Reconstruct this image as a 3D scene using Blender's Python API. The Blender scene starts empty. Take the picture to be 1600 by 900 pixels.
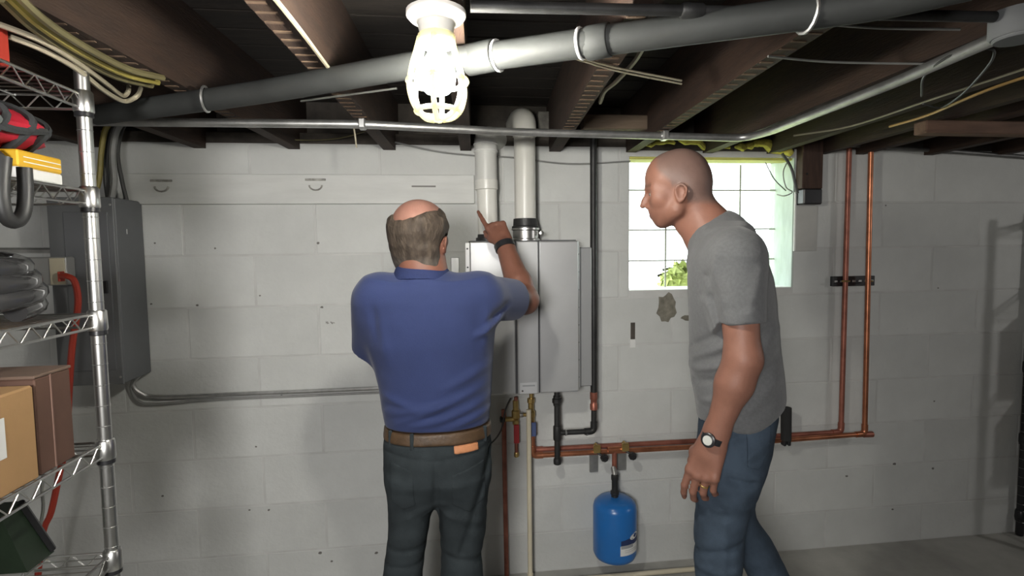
import bpy, bmesh, math, random
import numpy as np
from mathutils import Vector, Matrix
random.seed(4)
SC = bpy.context.scene
COL = SC.collection
# ------------------------------------------------------------------ camera
F = 864.0; YAW = math.radians(7); PIT = math.radians(4); ROLL = 0.012; HC = 1.617
_f = np.array([math.sin(YAW)*math.cos(PIT), math.cos(YAW)*math.cos(PIT), -math.sin(PIT)])
_r = np.array([math.cos(YAW), -math.sin(YAW), 0.0]); _u = np.cross(_r, _f)
_r2 = _r*math.cos(ROLL) - _u*math.sin(ROLL); _u2 = _u*math.cos(ROLL) + _r*math.sin(ROLL)
CAM = np.array([0, 0, HC])
cd = bpy.data.cameras.new('camera'); cam = bpy.data.objects.new('camera', cd); COL.objects.link(cam)
cd.sensor_width = 36; cd.lens = F*36/1600; cd.clip_start = 0.02
m = Matrix(((_r2[0], _u2[0], -_f[0], 0), (_r2[1], _u2[1], -_f[1], 0), (_r2[2], _u2[2], -_f[2], HC), (0, 0, 0, 1)))
cam.matrix_world = m
SC.camera = cam
def ray(x, y): return _f + _r2*(x-800)/F + _u2*(450-y)/F
def PZ(x, y, d): return CAM + ray(x, y)*d                                  # point at a depth from the camera
def PY(x, y, Y): d = ray(x, y); return CAM + d*(Y/d[1])                    # on the plane parallel to the back wall
def PX(x, y, X): d = ray(x, y); return CAM + d*(X/d[0])
def PH(x, y, h): d = ray(x, y); return CAM + d*((h-HC)/d[2])               # at a height
# ------------------------------------------------------------------ world, lights, exposure
D0 = 2.64
W = bpy.data.worlds.new('sky'); SC.world = W; W.use_nodes = True
wn = W.node_tree.nodes; bgn = wn['Background']
bgn.inputs[0].default_value = (0.93, 0.98, 1.0, 1); bgn.inputs[1].default_value = 5.5
def point(name, loc, power, size, col=(1, 1, 1)):
    l = bpy.data.lights.new(name, 'POINT'); l.energy = power; l.shadow_soft_size = size; l.color = col
    o = bpy.data.objects.new(name, l); o.location = loc; COL.objects.link(o); return o
wl = bpy.data.lights.new('work_light', 'SPOT'); wl.energy = 200; wl.shadow_soft_size = 0.22; wl.color = (1.0, 0.98, 0.955); wl.spot_size = math.radians(112); wl.spot_blend = 1.0
wo = bpy.data.objects.new('work_light', wl); wo.location = (-0.48, -0.80, 1.72); wo.rotation_euler = (Vector((-0.25, D0, 0.95))-wo.location).to_track_quat('-Z', 'Y').to_euler(); COL.objects.link(wo)
point('room_lamp', (4.0, 0.85, 1.92), 19, 0.06, (1.0, 0.97, 0.95))
vs = SC.view_settings; vs.view_transform = 'Standard'; vs.look = 'None'; vs.gamma = 1; vs.use_curve_mapping = False
vs.exposure = 0.0
BULB_EMIT = 800.0
# ------------------------------------------------------------------ materials
MATS = {}
def mat(name, col, rough=0.6, metal=0.0, var=0.0, scale=8.0, bump=0.0, bscale=60.0, col2=None, rnd=0.0, attr=False, spec=0.5, stretch=None, sheen=0):
    if name in MATS: return MATS[name]
    M = bpy.data.materials.new(name); M.use_nodes = True; MATS[name] = M
    nt = M.node_tree; N = nt.nodes; L = nt.links; b = N['Principled BSDF']
    b.inputs['Base Color'].default_value = (*col, 1); b.inputs['Roughness'].default_value = rough
    b.inputs['Metallic'].default_value = metal; b.inputs['Specular IOR Level'].default_value = spec
    if sheen: b.inputs['Sheen Weight'].default_value = sheen
    tc = N.new('ShaderNodeTexCoord'); src = tc.outputs['Object']
    if stretch:
        mp = N.new('ShaderNodeMapping'); mp.inputs['Scale'].default_value = stretch; L.new(src, mp.inputs['Vector']); src = mp.outputs['Vector']
    out = None
    if attr:
        a = N.new('ShaderNodeAttribute'); a.attribute_name = 'Col'; out = a.outputs['Color']
    if var > 0 or col2:
        n = N.new('ShaderNodeTexNoise'); n.inputs['Scale'].default_value = scale; n.inputs['Detail'].default_value = 6; n.inputs['Roughness'].default_value = 0.6
        L.new(src, n.inputs['Vector'])
        cr = N.new('ShaderNodeValToRGB')
        c2 = col2 or tuple(max(0, c*(1-var)) for c in col); c1 = col if col2 else tuple(min(1, c*(1+var*0.5)) for c in col)
        cr.color_ramp.elements[0].position = 0.34; cr.color_ramp.elements[1].position = 0.66
        cr.color_ramp.elements[0].color = (*c2, 1); cr.color_ramp.elements[1].color = (*c1, 1)
        L.new(n.outputs['Fac'], cr.inputs['Fac'])
        if out is not None:
            mx = N.new('ShaderNodeMix'); mx.data_type = 'RGBA'; mx.blend_type = 'MULTIPLY'; mx.inputs[0].default_value = 1
            L.new(out, mx.inputs[6]); L.new(cr.outputs[0], mx.inputs[7]); out = mx.outputs[2]
        else: out = cr.outputs[0]
    if rnd > 0:
        oi = N.new('ShaderNodeObjectInfo'); mr = N.new('ShaderNodeMapRange'); mr.inputs[3].default_value = 1-rnd; mr.inputs[4].default_value = 1+rnd*0.4
        L.new(oi.outputs['Random'], mr.inputs[0])
        hs = N.new('ShaderNodeHueSaturation'); hs.inputs['Color'].default_value = (*col, 1)
        if out is not None: L.new(out, hs.inputs['Color'])
        L.new(mr.outputs[0], hs.inputs['Value']); out = hs.outputs[0]
    if out is not None: L.new(out, b.inputs['Base Color'])
    if bump > 0:
        n2 = N.new('ShaderNodeTexNoise'); n2.inputs['Scale'].default_value = bscale; n2.inputs['Detail'].default_value = 5
        L.new(src, n2.inputs['Vector'])
        bp = N.new('ShaderNodeBump'); bp.inputs['Strength'].default_value = bump; bp.inputs['Distance'].default_value = 0.004
        L.new(n2.outputs['Fac'], bp.inputs['Height']); L.new(bp.outputs[0], b.inputs['Normal'])
    return M
def emat(name, col, strength):
    M = bpy.data.materials.new(name); M.use_nodes = True; b = M.node_tree.nodes['Principled BSDF']
    b.inputs['Base Color'].default_value = (*col, 1); b.inputs['Emission Color'].default_value = (*col, 1); b.inputs['Emission Strength'].default_value = strength
    return M
PAINT = mat('white_block_paint', (0.575, 0.583, 0.565), 0.75, var=0.10, scale=2.2, bump=0.5, bscale=45, rnd=0.05)
# dark scuffs and chips in the paint
def scuffs(M, dark=(0.12, 0.11, 0.10), thr=0.73):
    nt = M.node_tree; N = nt.nodes; L = nt.links; b = N['Principled BSDF']; old = b.inputs['Base Color'].links[0].from_socket
    g = N.new('ShaderNodeNewGeometry'); n = N.new('ShaderNodeTexNoise'); n.inputs['Scale'].default_value = 9; n.inputs['Detail'].default_value = 7; n.inputs['Roughness'].default_value = 0.62
    L.new(g.outputs['Position'], n.inputs['Vector'])
    r = N.new('ShaderNodeValToRGB'); r.color_ramp.elements[0].position = thr; r.color_ramp.elements[1].position = thr+0.02
    L.new(n.outputs['Fac'], r.inputs['Fac'])
    mx = N.new('ShaderNodeMix'); mx.data_type = 'RGBA'; L.new(r.outputs[0], mx.inputs[0]); L.new(old, mx.inputs[6]); mx.inputs[7].default_value = (*dark, 1)
    L.new(mx.outputs[2], b.inputs['Base Color'])
scuffs(PAINT)
MORTAR = mat('painted_mortar', (0.55, 0.55, 0.535), 0.85, var=0.12, scale=6)
CONCRETE = mat('concrete_floor', (0.40, 0.395, 0.365), 0.8, var=0.28, scale=2.2, bump=0.3, bscale=50)
WALLG = mat('room_wall_paint', (0.42, 0.41, 0.39), 0.85, var=0.1, scale=3)
def lath_wood():
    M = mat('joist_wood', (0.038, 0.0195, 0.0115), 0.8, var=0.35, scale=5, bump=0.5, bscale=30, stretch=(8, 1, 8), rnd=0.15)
    return M
WOOD = lath_wood()
PLASTER = mat('plaster_ghost_lines', (0.135, 0.086, 0.055), 0.9, var=0.3, scale=40)
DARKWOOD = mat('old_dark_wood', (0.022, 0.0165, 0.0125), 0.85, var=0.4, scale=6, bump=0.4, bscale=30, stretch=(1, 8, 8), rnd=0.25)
BLOCKWOOD = mat('fresh_wood', (0.14, 0.10, 0.068), 0.75, var=0.25, scale=6, bump=0.3, bscale=30, stretch=(1, 8, 8))
SILL = mat('sill_wood', (0.07, 0.06, 0.05), 0.9, var=0.5, scale=7, bump=0.6, bscale=25)
BOARD = mat('painted_board', (0.57, 0.575, 0.555), 0.6, var=0.07, scale=4, bump=0.15, bscale=25, stretch=(1, 6, 6))
PVCW = mat('white_pvc', (0.70, 0.69, 0.64), 0.35, var=0.04, scale=6)
PVCC = mat('cream_pvc', (0.62, 0.56, 0.42), 0.4, var=0.08, scale=6)
PVCG = mat('grey_drain_pvc', (0.036, 0.038, 0.037), 0.65, spec=0.3, var=0.25, scale=5, bump=0.1, bscale=40)
RINGW = mat('pale_glue_ring', (0.72, 0.72, 0.70), 0.5)
EMT = mat('galvanised_steel', (0.52, 0.52, 0.51), 0.38, 0.85, var=0.25, scale=14)
CHROME = mat('chrome', (0.70, 0.70, 0.68), 0.32, 1.0, var=0.1, scale=12)
IRON = mat('black_iron', (0.035, 0.035, 0.035), 0.5, 0.4, var=0.4, scale=12, bump=0.15, bscale=90)
COPPER = mat('copper', (0.58, 0.23, 0.125), 0.35, 0.85, var=0.35, scale=9)
COPPERD = mat('aged_copper', (0.36, 0.135, 0.095), 0.45, 0.6, var=0.35, scale=9)
BRASS = mat('brass', (0.62, 0.44, 0.17), 0.35, 0.9, var=0.25, scale=15)
RUBBER = mat('black_rubber', (0.02, 0.02, 0.02), 0.5, bump=0.1)
BLACK = mat('black_plastic', (0.018, 0.018, 0.02), 0.35)
FOAM = mat('black_foam', (0.022, 0.022, 0.022), 0.9, bump=0.4, bscale=120)
SILVER = mat('silver_cover', (0.60, 0.605, 0.61), 0.36, 0.6, var=0.04, scale=5)
SILVERL = mat('pale_silver', (0.66, 0.665, 0.67), 0.4, 0.4)
GREYC = mat('heater_body', (0.36, 0.365, 0.37), 0.45, 0.4)
SEAM = mat('dark_seam', (0.05, 0.05, 0.055), 0.6)
PANELG = mat('panel_grey', (0.155, 0.16, 0.168), 0.5, 0.2, var=0.12, scale=3)
PANELL = mat('panel_grey_trim', (0.17, 0.175, 0.18), 0.5, 0.2, var=0.1, scale=3)
BLUE = mat('blue_tank_paint', (0.02, 0.155, 0.47), 0.28, var=0.08, scale=5)
LABELW = mat('white_label', (0.72, 0.72, 0.70), 0.5)
LABELN = mat('navy_label', (0.02, 0.035, 0.11), 0.5)
LABELG = mat('grey_print', (0.32, 0.33, 0.34), 0.6)
REDP = mat('red_plastic', (0.42, 0.03, 0.035), 0.45, var=0.15, scale=10)
BLUEP = mat('blue_plastic', (0.07, 0.10, 0.22), 0.5)
YELC = mat('yellow_cable', (0.27, 0.22, 0.05), 0.55, var=0.25, scale=9)
CREAMC = mat('cream_cable', (0.36, 0.32, 0.23), 0.55, var=0.15, scale=9)
OLIVEC = mat('olive_cable', (0.13, 0.112, 0.05), 0.6, var=0.3, scale=9)
DARKC = mat('dark_cable', (0.05, 0.05, 0.048), 0.55, var=0.3, scale=9)
GREYCB = mat('grey_cable', (0.25, 0.25, 0.24), 0.55, var=0.2, scale=9)
ORANGE = mat('orange_cord', (0.42, 0.045, 0.025), 0.5)
RED = mat('red_hose', (0.55, 0.035, 0.035), 0.45)
CARD = mat('tan_cardboard', (0.40, 0.235, 0.105), 0.8, var=0.1, scale=5, bump=0.1, bscale=80)
CARDD = mat('dark_brown_cardboard', (0.115, 0.06, 0.042), 0.75, var=0.25, scale=5)
CLOTHR = mat('red_nylon', (0.42, 0.012, 0.03), 0.6, var=0.25, scale=12, bump=0.3, bscale=60)
STRAP = mat('black_webbing', (0.03, 0.033, 0.035), 0.8, bump=0.3, bscale=200)
YELB = mat('yellow_card', (0.65, 0.38, 0.02), 0.5, var=0.06)
GREEN = mat('dark_green_fabric', (0.018, 0.035, 0.018), 0.55, var=0.3, scale=9)
HOSEB = mat('black_shiny_hose', (0.09, 0.09, 0.092), 0.14, 0.6)
FIBRE = mat('yellow_fibreglass', (0.62, 0.55, 0.10), 0.95, var=0.45, scale=22, bump=0.9, bscale=50)
REVEAL = mat('reveal_paint', (0.52, 0.60, 0.55), 0.8, var=0.2, scale=12, bump=0.6, bscale=20, stretch=(1, 1, 0.3))
HEADER = mat('window_header_paint', (0.50, 0.47, 0.12), 0.6, var=0.2, scale=8)
STAIN = mat('bare_mortar_patch', (0.22, 0.205, 0.165), 0.95, var=0.35, scale=25, bump=0.8, bscale=50)
LAWN = mat('lawn', (0.50, 0.56, 0.20), 0.9, var=0.4, scale=3)
# ------------------------------------------------------------------ mesh building
ORG = {}
class MB:
    def __init__(s): s.v = []; s.f = []
    def add(s, vs, fs):
        o = len(s.v); s.v += [tuple(float(c) for c in v) for v in vs]; s.f += [tuple(i+o for i in f) for f in fs]; return s
    def box(s, lo, hi, bev=0.0, R=None, c0=None):
        lo = np.minimum(np.array(lo, float), np.array(hi, float)) if True else lo
        hi2 = np.maximum(np.array(hi, float), lo); c = (lo+hi2)/2; h = (hi2-lo)/2
        bev = min(bev, 0.45*h.min())
        vs = []; fs = []; idx = {}
        if bev <= 0:
            for sx in (-1, 1):
                for sy in (-1, 1):
                    for sz in (-1, 1): vs.append(np.array((sx, sy, sz))*h)
            fs = [(0, 1, 3, 2), (4, 6, 7, 5), (0, 4, 5, 1), (2, 3, 7, 6), (0, 2, 6, 4), (1, 5, 7, 3)]
        else:
            for sx in (-1, 1):
                for sy in (-1, 1):
                    for sz in (-1, 1):
                        for a in range(3):
                            p = np.array((sx, sy, sz))*(h-bev); p[a] = (sx, sy, sz)[a]*h[a]
                            idx[(sx, sy, sz, a)] = len(vs); vs.append(p)
            for a in range(3):
                b, c_ = [(1, 2), (2, 0), (0, 1)][a]
                for sg in (-1, 1):
                    q = []
                    for (u, w) in ((-1, -1), (1, -1), (1, 1), (-1, 1)):
                        t = [0, 0, 0]; t[a] = sg; t[b] = u; t[c_] = w; q.append(idx[(*t, a)])
                    fs.append(tuple(q if sg > 0 else q[::-1]))
                for u in (-1, 1):
                    for w in (-1, 1):
                        t0 = [0, 0, 0]; t0[b] = u; t0[c_] = w; t0[a] = -1; t1 = list(t0); t1[a] = 1
                        q = (idx[(*t0, b)], idx[(*t1, b)], idx[(*t1, c_)], idx[(*t0, c_)])
                        fs.append(q if u*w > 0 else q[::-1])
            for sx in (-1, 1):
                for sy in (-1, 1):
                    for sz in (-1, 1):
                        q = [idx[(sx, sy, sz, a)] for a in range(3)]; fs.append(tuple(q if sx*sy*sz > 0 else q[::-1]))
        if R is not None: vs = [np.array(R) @ v for v in vs]
        return s.add([v+c for v in vs], fs)
    def tube(s, pts, r, n=10, closed=False, rs=None):
        P = [np.array(p, float) for p in pts]; k = len(P)
        T = []
        for i in range(k):
            a = P[(i-1) % k] if (closed or i > 0) else P[i]; b = P[(i+1) % k] if (closed or i < k-1) else P[i]
            t = b-a; T.append(t/(np.linalg.norm(t)+1e-12))
        ref = np.array((0, 0, 1.0)) if abs(T[0][2]) < 0.9 else np.array((1.0, 0, 0))
        nrm = np.cross(T[0], ref); nrm /= np.linalg.norm(nrm); vs = []
        for i in range(k):
            nrm = nrm - T[i]*np.dot(nrm, T[i]); nrm /= np.linalg.norm(nrm)+1e-12; bn = np.cross(T[i], nrm); rr = rs[i] if rs else r
            for j in range(n):
                a = 2*math.pi*j/n; vs.append(P[i]+rr*(math.cos(a)*nrm+math.sin(a)*bn))
        fs = []
        for i in range(k if closed else k-1):
            i2 = (i+1) % k
            for j in range(n): fs.append((i*n+j, i*n+(j+1) % n, i2*n+(j+1) % n, i2*n+j))
        if not closed: fs += [tuple(range(n))[::-1], tuple(range((k-1)*n, k*n))]
        return s.add(vs, fs)
    def lathe(s, c, axis, prof, n=24):
        c = np.array(c, float); ax = np.array(axis, float); ax /= np.linalg.norm(ax)
        pts = [c+ax*h for r, h in prof]; ref = np.array((1.0, 0, 0)) if abs(ax[0]) < 0.9 else np.array((0, 1.0, 0))
        u = np.cross(ax, ref); u /= np.linalg.norm(u); w = np.cross(ax, u); vs = []; fs = []
        for (r, h), p in zip(prof, pts):
            for j in range(n): a = 2*math.pi*j/n; vs.append(p+max(r, 1e-4)*(math.cos(a)*u+math.sin(a)*w))
        for i in range(len(prof)-1):
            for j in range(n): fs.append((i*n+j, i*n+(j+1) % n, (i+1)*n+(j+1) % n, (i+1)*n+j))
        fs += [tuple(range(n))[::-1], tuple(range((len(prof)-1)*n, len(prof)*n))]
        return s.add(vs, fs)
    def prism(s, poly, d):
        poly = [np.array(p, float) for p in poly]; d = np.array(d, float); n = len(poly)
        return s.add(poly+[p+d for p in poly], [tuple(range(n))[::-1], tuple(range(n, 2*n))]+[(i, (i+1) % n, n+(i+1) % n, n+i) for i in range(n)])
    def build(s, name, material, parent=None, smooth=False, origin=None):
        me = bpy.data.meshes.new(name); o = bpy.data.objects.new(name, me); COL.objects.link(o)
        V = np.array(s.v)
        if parent is not None: org = np.array(ORG[parent.name])
        else: org = np.array(origin) if origin is not None else np.array((V[:, 0].mean(), V[:, 1].mean(), V[:, 2].min()))
        me.from_pydata((V-org).tolist(), [], s.f)
        bm = bmesh.new(); bm.from_mesh(me); bmesh.ops.recalc_face_normals(bm, faces=bm.faces); bm.to_mesh(me); bm.free()
        me.materials.append(material)
        if smooth:
            me.polygons.foreach_set('use_smooth', [True]*len(me.polygons)); me.set_sharp_from_angle(angle=math.radians(42))
        if parent is not None: o.parent = parent
        else: o.location = org
        ORG[o.name] = tuple(org); return o
def tag(o, label=None, cat=None, group=None, kind=None):
    if label: o['label'] = label
    if cat: o['category'] = cat
    if group: o['group'] = group
    if kind: o['kind'] = kind
    return o
def thing(name, loc, label, cat, group=None):
    o = bpy.data.objects.new(name, None); COL.objects.link(o); o.location = [float(c) for c in loc]; o.empty_display_size = 0.05
    ORG[o.name] = tuple(float(c) for c in loc); return tag(o, label, cat, group)
def fillet(pts, r, n=5):
    P = [np.array(p, float) for p in pts]; out = [P[0]]
    for i in range(1, len(P)-1):
        a = P[i-1]-P[i]; b = P[i+1]-P[i]; la, lb = np.linalg.norm(a), np.linalg.norm(b); q = min(r, la*0.49, lb*0.49)
        p0 = P[i]+a/la*q; p1 = P[i]+b/lb*q
        for k in range(n+1):
            t = k/n; out.append((1-t)**2*p0+2*t*(1-t)*P[i]+t*t*p1)
    out.append(P[-1]); return out
def spline(pts, n=6):
    P = [np.array(p, float) for p in pts]; P = [2*P[0]-P[1]]+P+[2*P[-1]-P[-2]]; out = []
    for i in range(1, len(P)-2):
        for k in range(n):
            t = k/n; p0, p1, p2, p3 = P[i-1:i+3]
            out.append(0.5*((2*p1)+(-p0+p2)*t+(2*p0-5*p1+4*p2-p3)*t*t+(-p0+3*p1-3*p2+p3)*t**3))
    out.append(P[-2]); return out
def cable(name, pts, r, material, label, group=None, n=6, cat='cable'):
    return tag(MB().tube(spline(pts), r, n).build(name, material, smooth=True), label, cat, group)
# ------------------------------------------------------------------ the room
D = 2.64; WX0, WX1 = -2.35, 4.3; YB = -2.6; WTOP = 2.105
OX0, OX1, OZ0, OZ1 = 0.907, 1.772, 1.405, 2.062        # window opening
def structure(name, mb, material, **k): return tag(mb.build(name, material, **k), kind='structure')
structure('floor', MB().box((WX0-.2, YB-.2, -0.1), (WX1+.2, D+.25, 0)), CONCRETE)
wb = MB().box((WX0-.2, D-.0022, 0), (OX0, D+.2, WTOP)).box((OX1, D-.0022, 0), (WX1+.2, D+.2, WTOP)).box((OX0, D-.0022, 0), (OX1, D+.2, OZ0)).box((OX0, D-.0022, OZ1), (OX1, D+.2, WTOP))
wall = structure('wall_back', wb, MORTAR, origin=(0, D, 0))
structure('wall_left', MB().box((WX0-.2, YB, 0), (WX0, D, 2.4)), WALLG)
structure('wall_right', MB().box((WX1, YB, 0), (WX1+.2, D, 2.4)), WALLG)
structure('wall_front', MB().box((WX0-.2, YB-.2, 0), (WX1+.2, YB, 2.4)), WALLG)
LB, CH = 0.57, 0.2335; lines = [0.203+CH*i for i in range(8)]; zs = [0.0]+lines+[WTOP]
zs[-2] = 1.838
shared = {}
def block(x0, x1, z0, z1):
    x0 += .003; x1 -= .003; z0 += .0025; z1 -= .0025
    if x1-x0 < .03 or z1-z0 < .03: return
    key = (round(x1-x0, 3), round(z1-z0, 3)); c = ((x0+x1)/2, D+.01, (z0+z1)/2)
    if key not in shared:
        hx, hz = (x1-x0)/2, (z1-z0)/2
        b = MB().box((-hx, -.0135, -hz), (hx, .012, hz), .0032); o = b.build('concrete_block', PAINT, origin=(0, 0, 0)); shared[key] = o
    else:
        o = shared[key].copy(); COL.objects.link(o)
    o.parent = wall; o.location = (c[0], c[1]-D+random.uniform(-.0010, .0008), c[2])
for i in range(len(zs)-1):
    z0, z1 = zs[i], zs[i+1]; off = -0.58 if (len(zs)-2-i) % 2 == 1 else -0.854
    k0 = math.floor((WX0-off)/LB)
    for k in range(k0, k0+14):
        a, b = max(off+k*LB, WX0), min(off+(k+1)*LB, WX1)
        if b <= a: continue
        if z1 <= OZ0+.02 or b <= OX0 or a >= OX1: block(a, b, z0, z1); continue
        if a < OX0: block(a, OX0, z0, z1)
        if b > OX1: block(OX1, b, z0, z1)
        if z0 < OZ0-.03: block(max(a, OX0), min(b, OX1), z0, OZ0)
# bare patch and slot in the paint below the window
def blob(px, py, rx, ry, n, seed, Yp, t, name, material):
    rn = random.Random(seed); c = PY(px, py, Yp); poly = []
    for i in range(n):
        a = 2*math.pi*i/n; k = rn.uniform(.75, 1.12); poly.append(c+np.array((math.cos(a)*rx*k, 0, math.sin(a)*ry*k)))
    return MB().prism(poly, (0, t, 0)).build(name, material, wall)
blob(1042, 480, .052, .078, 18, 3, D-.0045, .004, 'mortar_patch', STAIN)
blob(1073, 497, .03, .014, 10, 5, D-.0045, .004, 'mortar_patch', STAIN)
p0, p1 = PY(985, 504, D), PY(992, 530, D); MB().box((p0[0], D-.0042, p1[2]), (p1[0], D, p0[2]), .001).build('mortar_hole', SILL, wall)
p0, p1 = PY(984, 530, D), PY(993, 543, D); MB().box((p0[0], D-.009, p1[2]), (p1[0], D, p0[2]), .002).build('mortar_drip', RINGW, wall)
for (x, y, r) in [(242, 380, 4), (336, 388, 4), (236, 475, 4), (308, 477, 5), (406, 462, 4), (497, 380, 6), (503, 480, 6), (440, 618, 5), (588, 864, 7), (500, 864, 7), (400, 698, 4), (518, 877, 5), (1384, 321, 4), (1466, 450, 4), (1398, 725, 7), (1458, 732, 6), (1460, 627, 4), (1395, 796, 5), (1323, 744, 6), (420, 797, 5), (254, 775, 5), (390, 797, 4)]:
    blob(x, y, r*.0013, r*.0010, 7, x, D-.0048, .004, 'chip', mat('chip_grey', (.16, .15, .14), .9))
# painted ledger board with old hook plates
trim = structure('trim_1', MB().box((-1.372, D-.026, 1.833), (0.15, D-.004, 1.966), .003), BOARD)
for (x, y) in ((252, 290), (493, 288)):
    c = PY(x, y, D-.028); b = MB()
    b.tube([c+np.array((.028*math.cos(a), 0, .022*math.sin(a)-.004)) for a in np.linspace(math.pi, 2*math.pi, 9)], .004, 6)
    b.box(c+np.array((-.045, -.002, .016)), c+np.array((.045, .004, .026)), .002).build('hook_plate', mat('worn_hook', (0.36, 0.35, 0.32), 0.6, 0.3, var=.5, scale=40), trim)
c = PY(662, 291, D-.028); MB().box(c+np.array((-.055, 0, -.004)), c+np.array((.055, .004, .003)), .001).build('pencil_mark', mat('scratch', (0.2, .19, .18), .8), trim)
# sill plate, rim boards
structure('trim_2', MB().box((WX0, D+.0, WTOP), (OX0+.0, D+.19, WTOP+.05), .004).box((OX1, D, WTOP), (WX1, D+.19, WTOP+.05), .004), SILL)
structure('trim_3', MB().box((WX0, D+.11, WTOP+.05), (WX1, D+.16, 2.42), .0), SILL)
structure('trim_4', MB().box((OX0-.02, D-.004, 2.088), (OX1+.0, D+.19, WTOP+.05), .004), SILL)
structure('trim_5', MB().box((OX0+.004, D+.01, OZ1-.012), (OX1+.006, D+.1, OZ1+.03), .004), HEADER)
# ------------------------------------------------------------------ window of glass blocks
GY = D+.14
structure('trim_6', MB().box((OX1-.006, D-.006, OZ0), (OX1+.004, D+.2, OZ1), .002), REVEAL)
win = structure('window_1', MB().box((OX0, GY+.02, OZ0), (OX0+.008, GY+.05, OZ1)), MORTAR, origin=(OX0, GY, OZ0))
cols = [OX0+.004, 1.155, 1.36, 1.565, OX1-.008]
rows = [PY(1040, y, GY)[2] for y in (452, 407, 359, 297, 250)]; rows[0] = OZ0+.004; rows[-1] = OZ1-.014
G = bpy.data.materials.new('window_glass'); G.use_nodes = True; nt = G.node_tree; nt.nodes.remove(nt.nodes['Principled BSDF'])
tr = nt.nodes.new('ShaderNodeBsdfTransparent'); tr.inputs[0].default_value = (.97, 1, .98, 1); gl = nt.nodes.new('ShaderNodeBsdfGlossy'); gl.inputs['Roughness'].default_value = .12
mx = nt.nodes.new('ShaderNodeMixShader'); mx.inputs[0].default_value = .06
nt.links.new(tr.outputs[0], mx.inputs[1]); nt.links.new(gl.outputs[0], mx.inputs[2]); nt.links.new(mx.outputs[0], nt.nodes['Material Output'].inputs[0])
for i in range(4):
    for j in range(4):
        MB().box((cols[i]+.003, GY, rows[j]+.003), (cols[i+1]-.003, GY+.022, rows[j+1]-.003), .006).build('glass_block', G, win)
JT = mat('window_joint', (0.33, 0.34, 0.28), 0.8)
mb = MB()
for x in cols[1:-1]: mb.box((x-.0035, GY+.002, rows[0]), (x+.0035, GY+.008, rows[-1]))
for z in rows[1:-1]: mb.box((cols[0], GY+.0025, z-.0035), (cols[-1], GY+.0085, z+.0035))
mb.build('muntin_grid', JT, win)
structure('trim_7', MB().box((OX0, D+.0, OZ0-.012), (OX1, D+.2, OZ0+.003), .003), RINGW)
tag(MB().box((-6, D+.3, .5), (9, 9, .62)).build('lawn', LAWN), kind='structure')
def shrub(c, rad, seed, label):
    rn = random.Random(seed); t = thing('shrub', (c[0], c[1], .62), label, 'shrub')
    st = MB(); lf = MB()
    for k in range(7):
        q = np.array(c)+np.array((rn.uniform(-1, 1)*rad[0], rn.uniform(-1, 1)*rad[1], rn.uniform(.2, .9)*rad[2])); st.tube(spline([(c[0], c[1], .6), (np.array(c)*.6+q*.4), q], 3), .008, 5)
    for k in range(600):
        d = np.array([rn.gauss(0, 1) for _ in range(3)]); d /= np.linalg.norm(d); q = np.array(c)+d*np.array(rad)*rn.uniform(.55, 1)
        u = np.array([rn.gauss(0, 1) for _ in range(3)]); u /= np.linalg.norm(u); w = np.cross(u, d); w /= np.linalg.norm(w)+1e-9; L = rn.uniform(.035, .06)
        lf.add([q-u*L, q+w*L*.45, q+u*L, q-w*L*.45+d*.006], [(0, 1, 2, 3)])
    st.build('stem', DARKWOOD, t, True); tag(lf.build('foliage', LAWN, t), kind='stuff')
shrub((1.38, 3.05, 1.375), (.15, .08, .15), 1, 'yellow green shrub behind the second bottom glass block')
# yellow insulation over the window
for i, (x0, y0, x1, y1, r) in enumerate([(1005, 226, 1055, 222, .016), (1060, 221, 1140, 231, .02), (1150, 232, 1195, 222, .022), (1175, 222, 1235, 238, .03)]):
    a, b = PY(x0, y0, D-.03), PY(x1, y1, D-.03); rn = random.Random(i); pts = []; rs = []
    for k in range(9):
        t = k/8; pts.append(a*(1-t)+b*t+np.array((0, rn.uniform(-.012, .012), rn.uniform(-.01, .01)))); rs.append(r*rn.uniform(.55, 1.1)*(.5 if k in (0, 8) else 1))
    o = MB().tube(pts, r, 8, rs=rs).build('insulation_scrap', FIBRE, smooth=True)
    tag(o, ['small yellow fibreglass scrap at the left end above the window', 'long yellow fibreglass strand above the middle of the window', 'yellow fibreglass tuft over the bent conduit end above the window', 'fat yellow fibreglass wad at the right top corner of the window'][i], 'insulation', 'yellow insulation over the window')
# ------------------------------------------------------------------ ceiling
ZJ = 2.08
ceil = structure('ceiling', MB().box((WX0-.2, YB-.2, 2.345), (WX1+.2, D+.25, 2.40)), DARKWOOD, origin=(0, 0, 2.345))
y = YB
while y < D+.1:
    MB().box((WX0, y+.003, 2.318), (WX1, min(y+.137, D+.105), 2.345), .003).build('floorboard', DARKWOOD, ceil); y += .14
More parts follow.
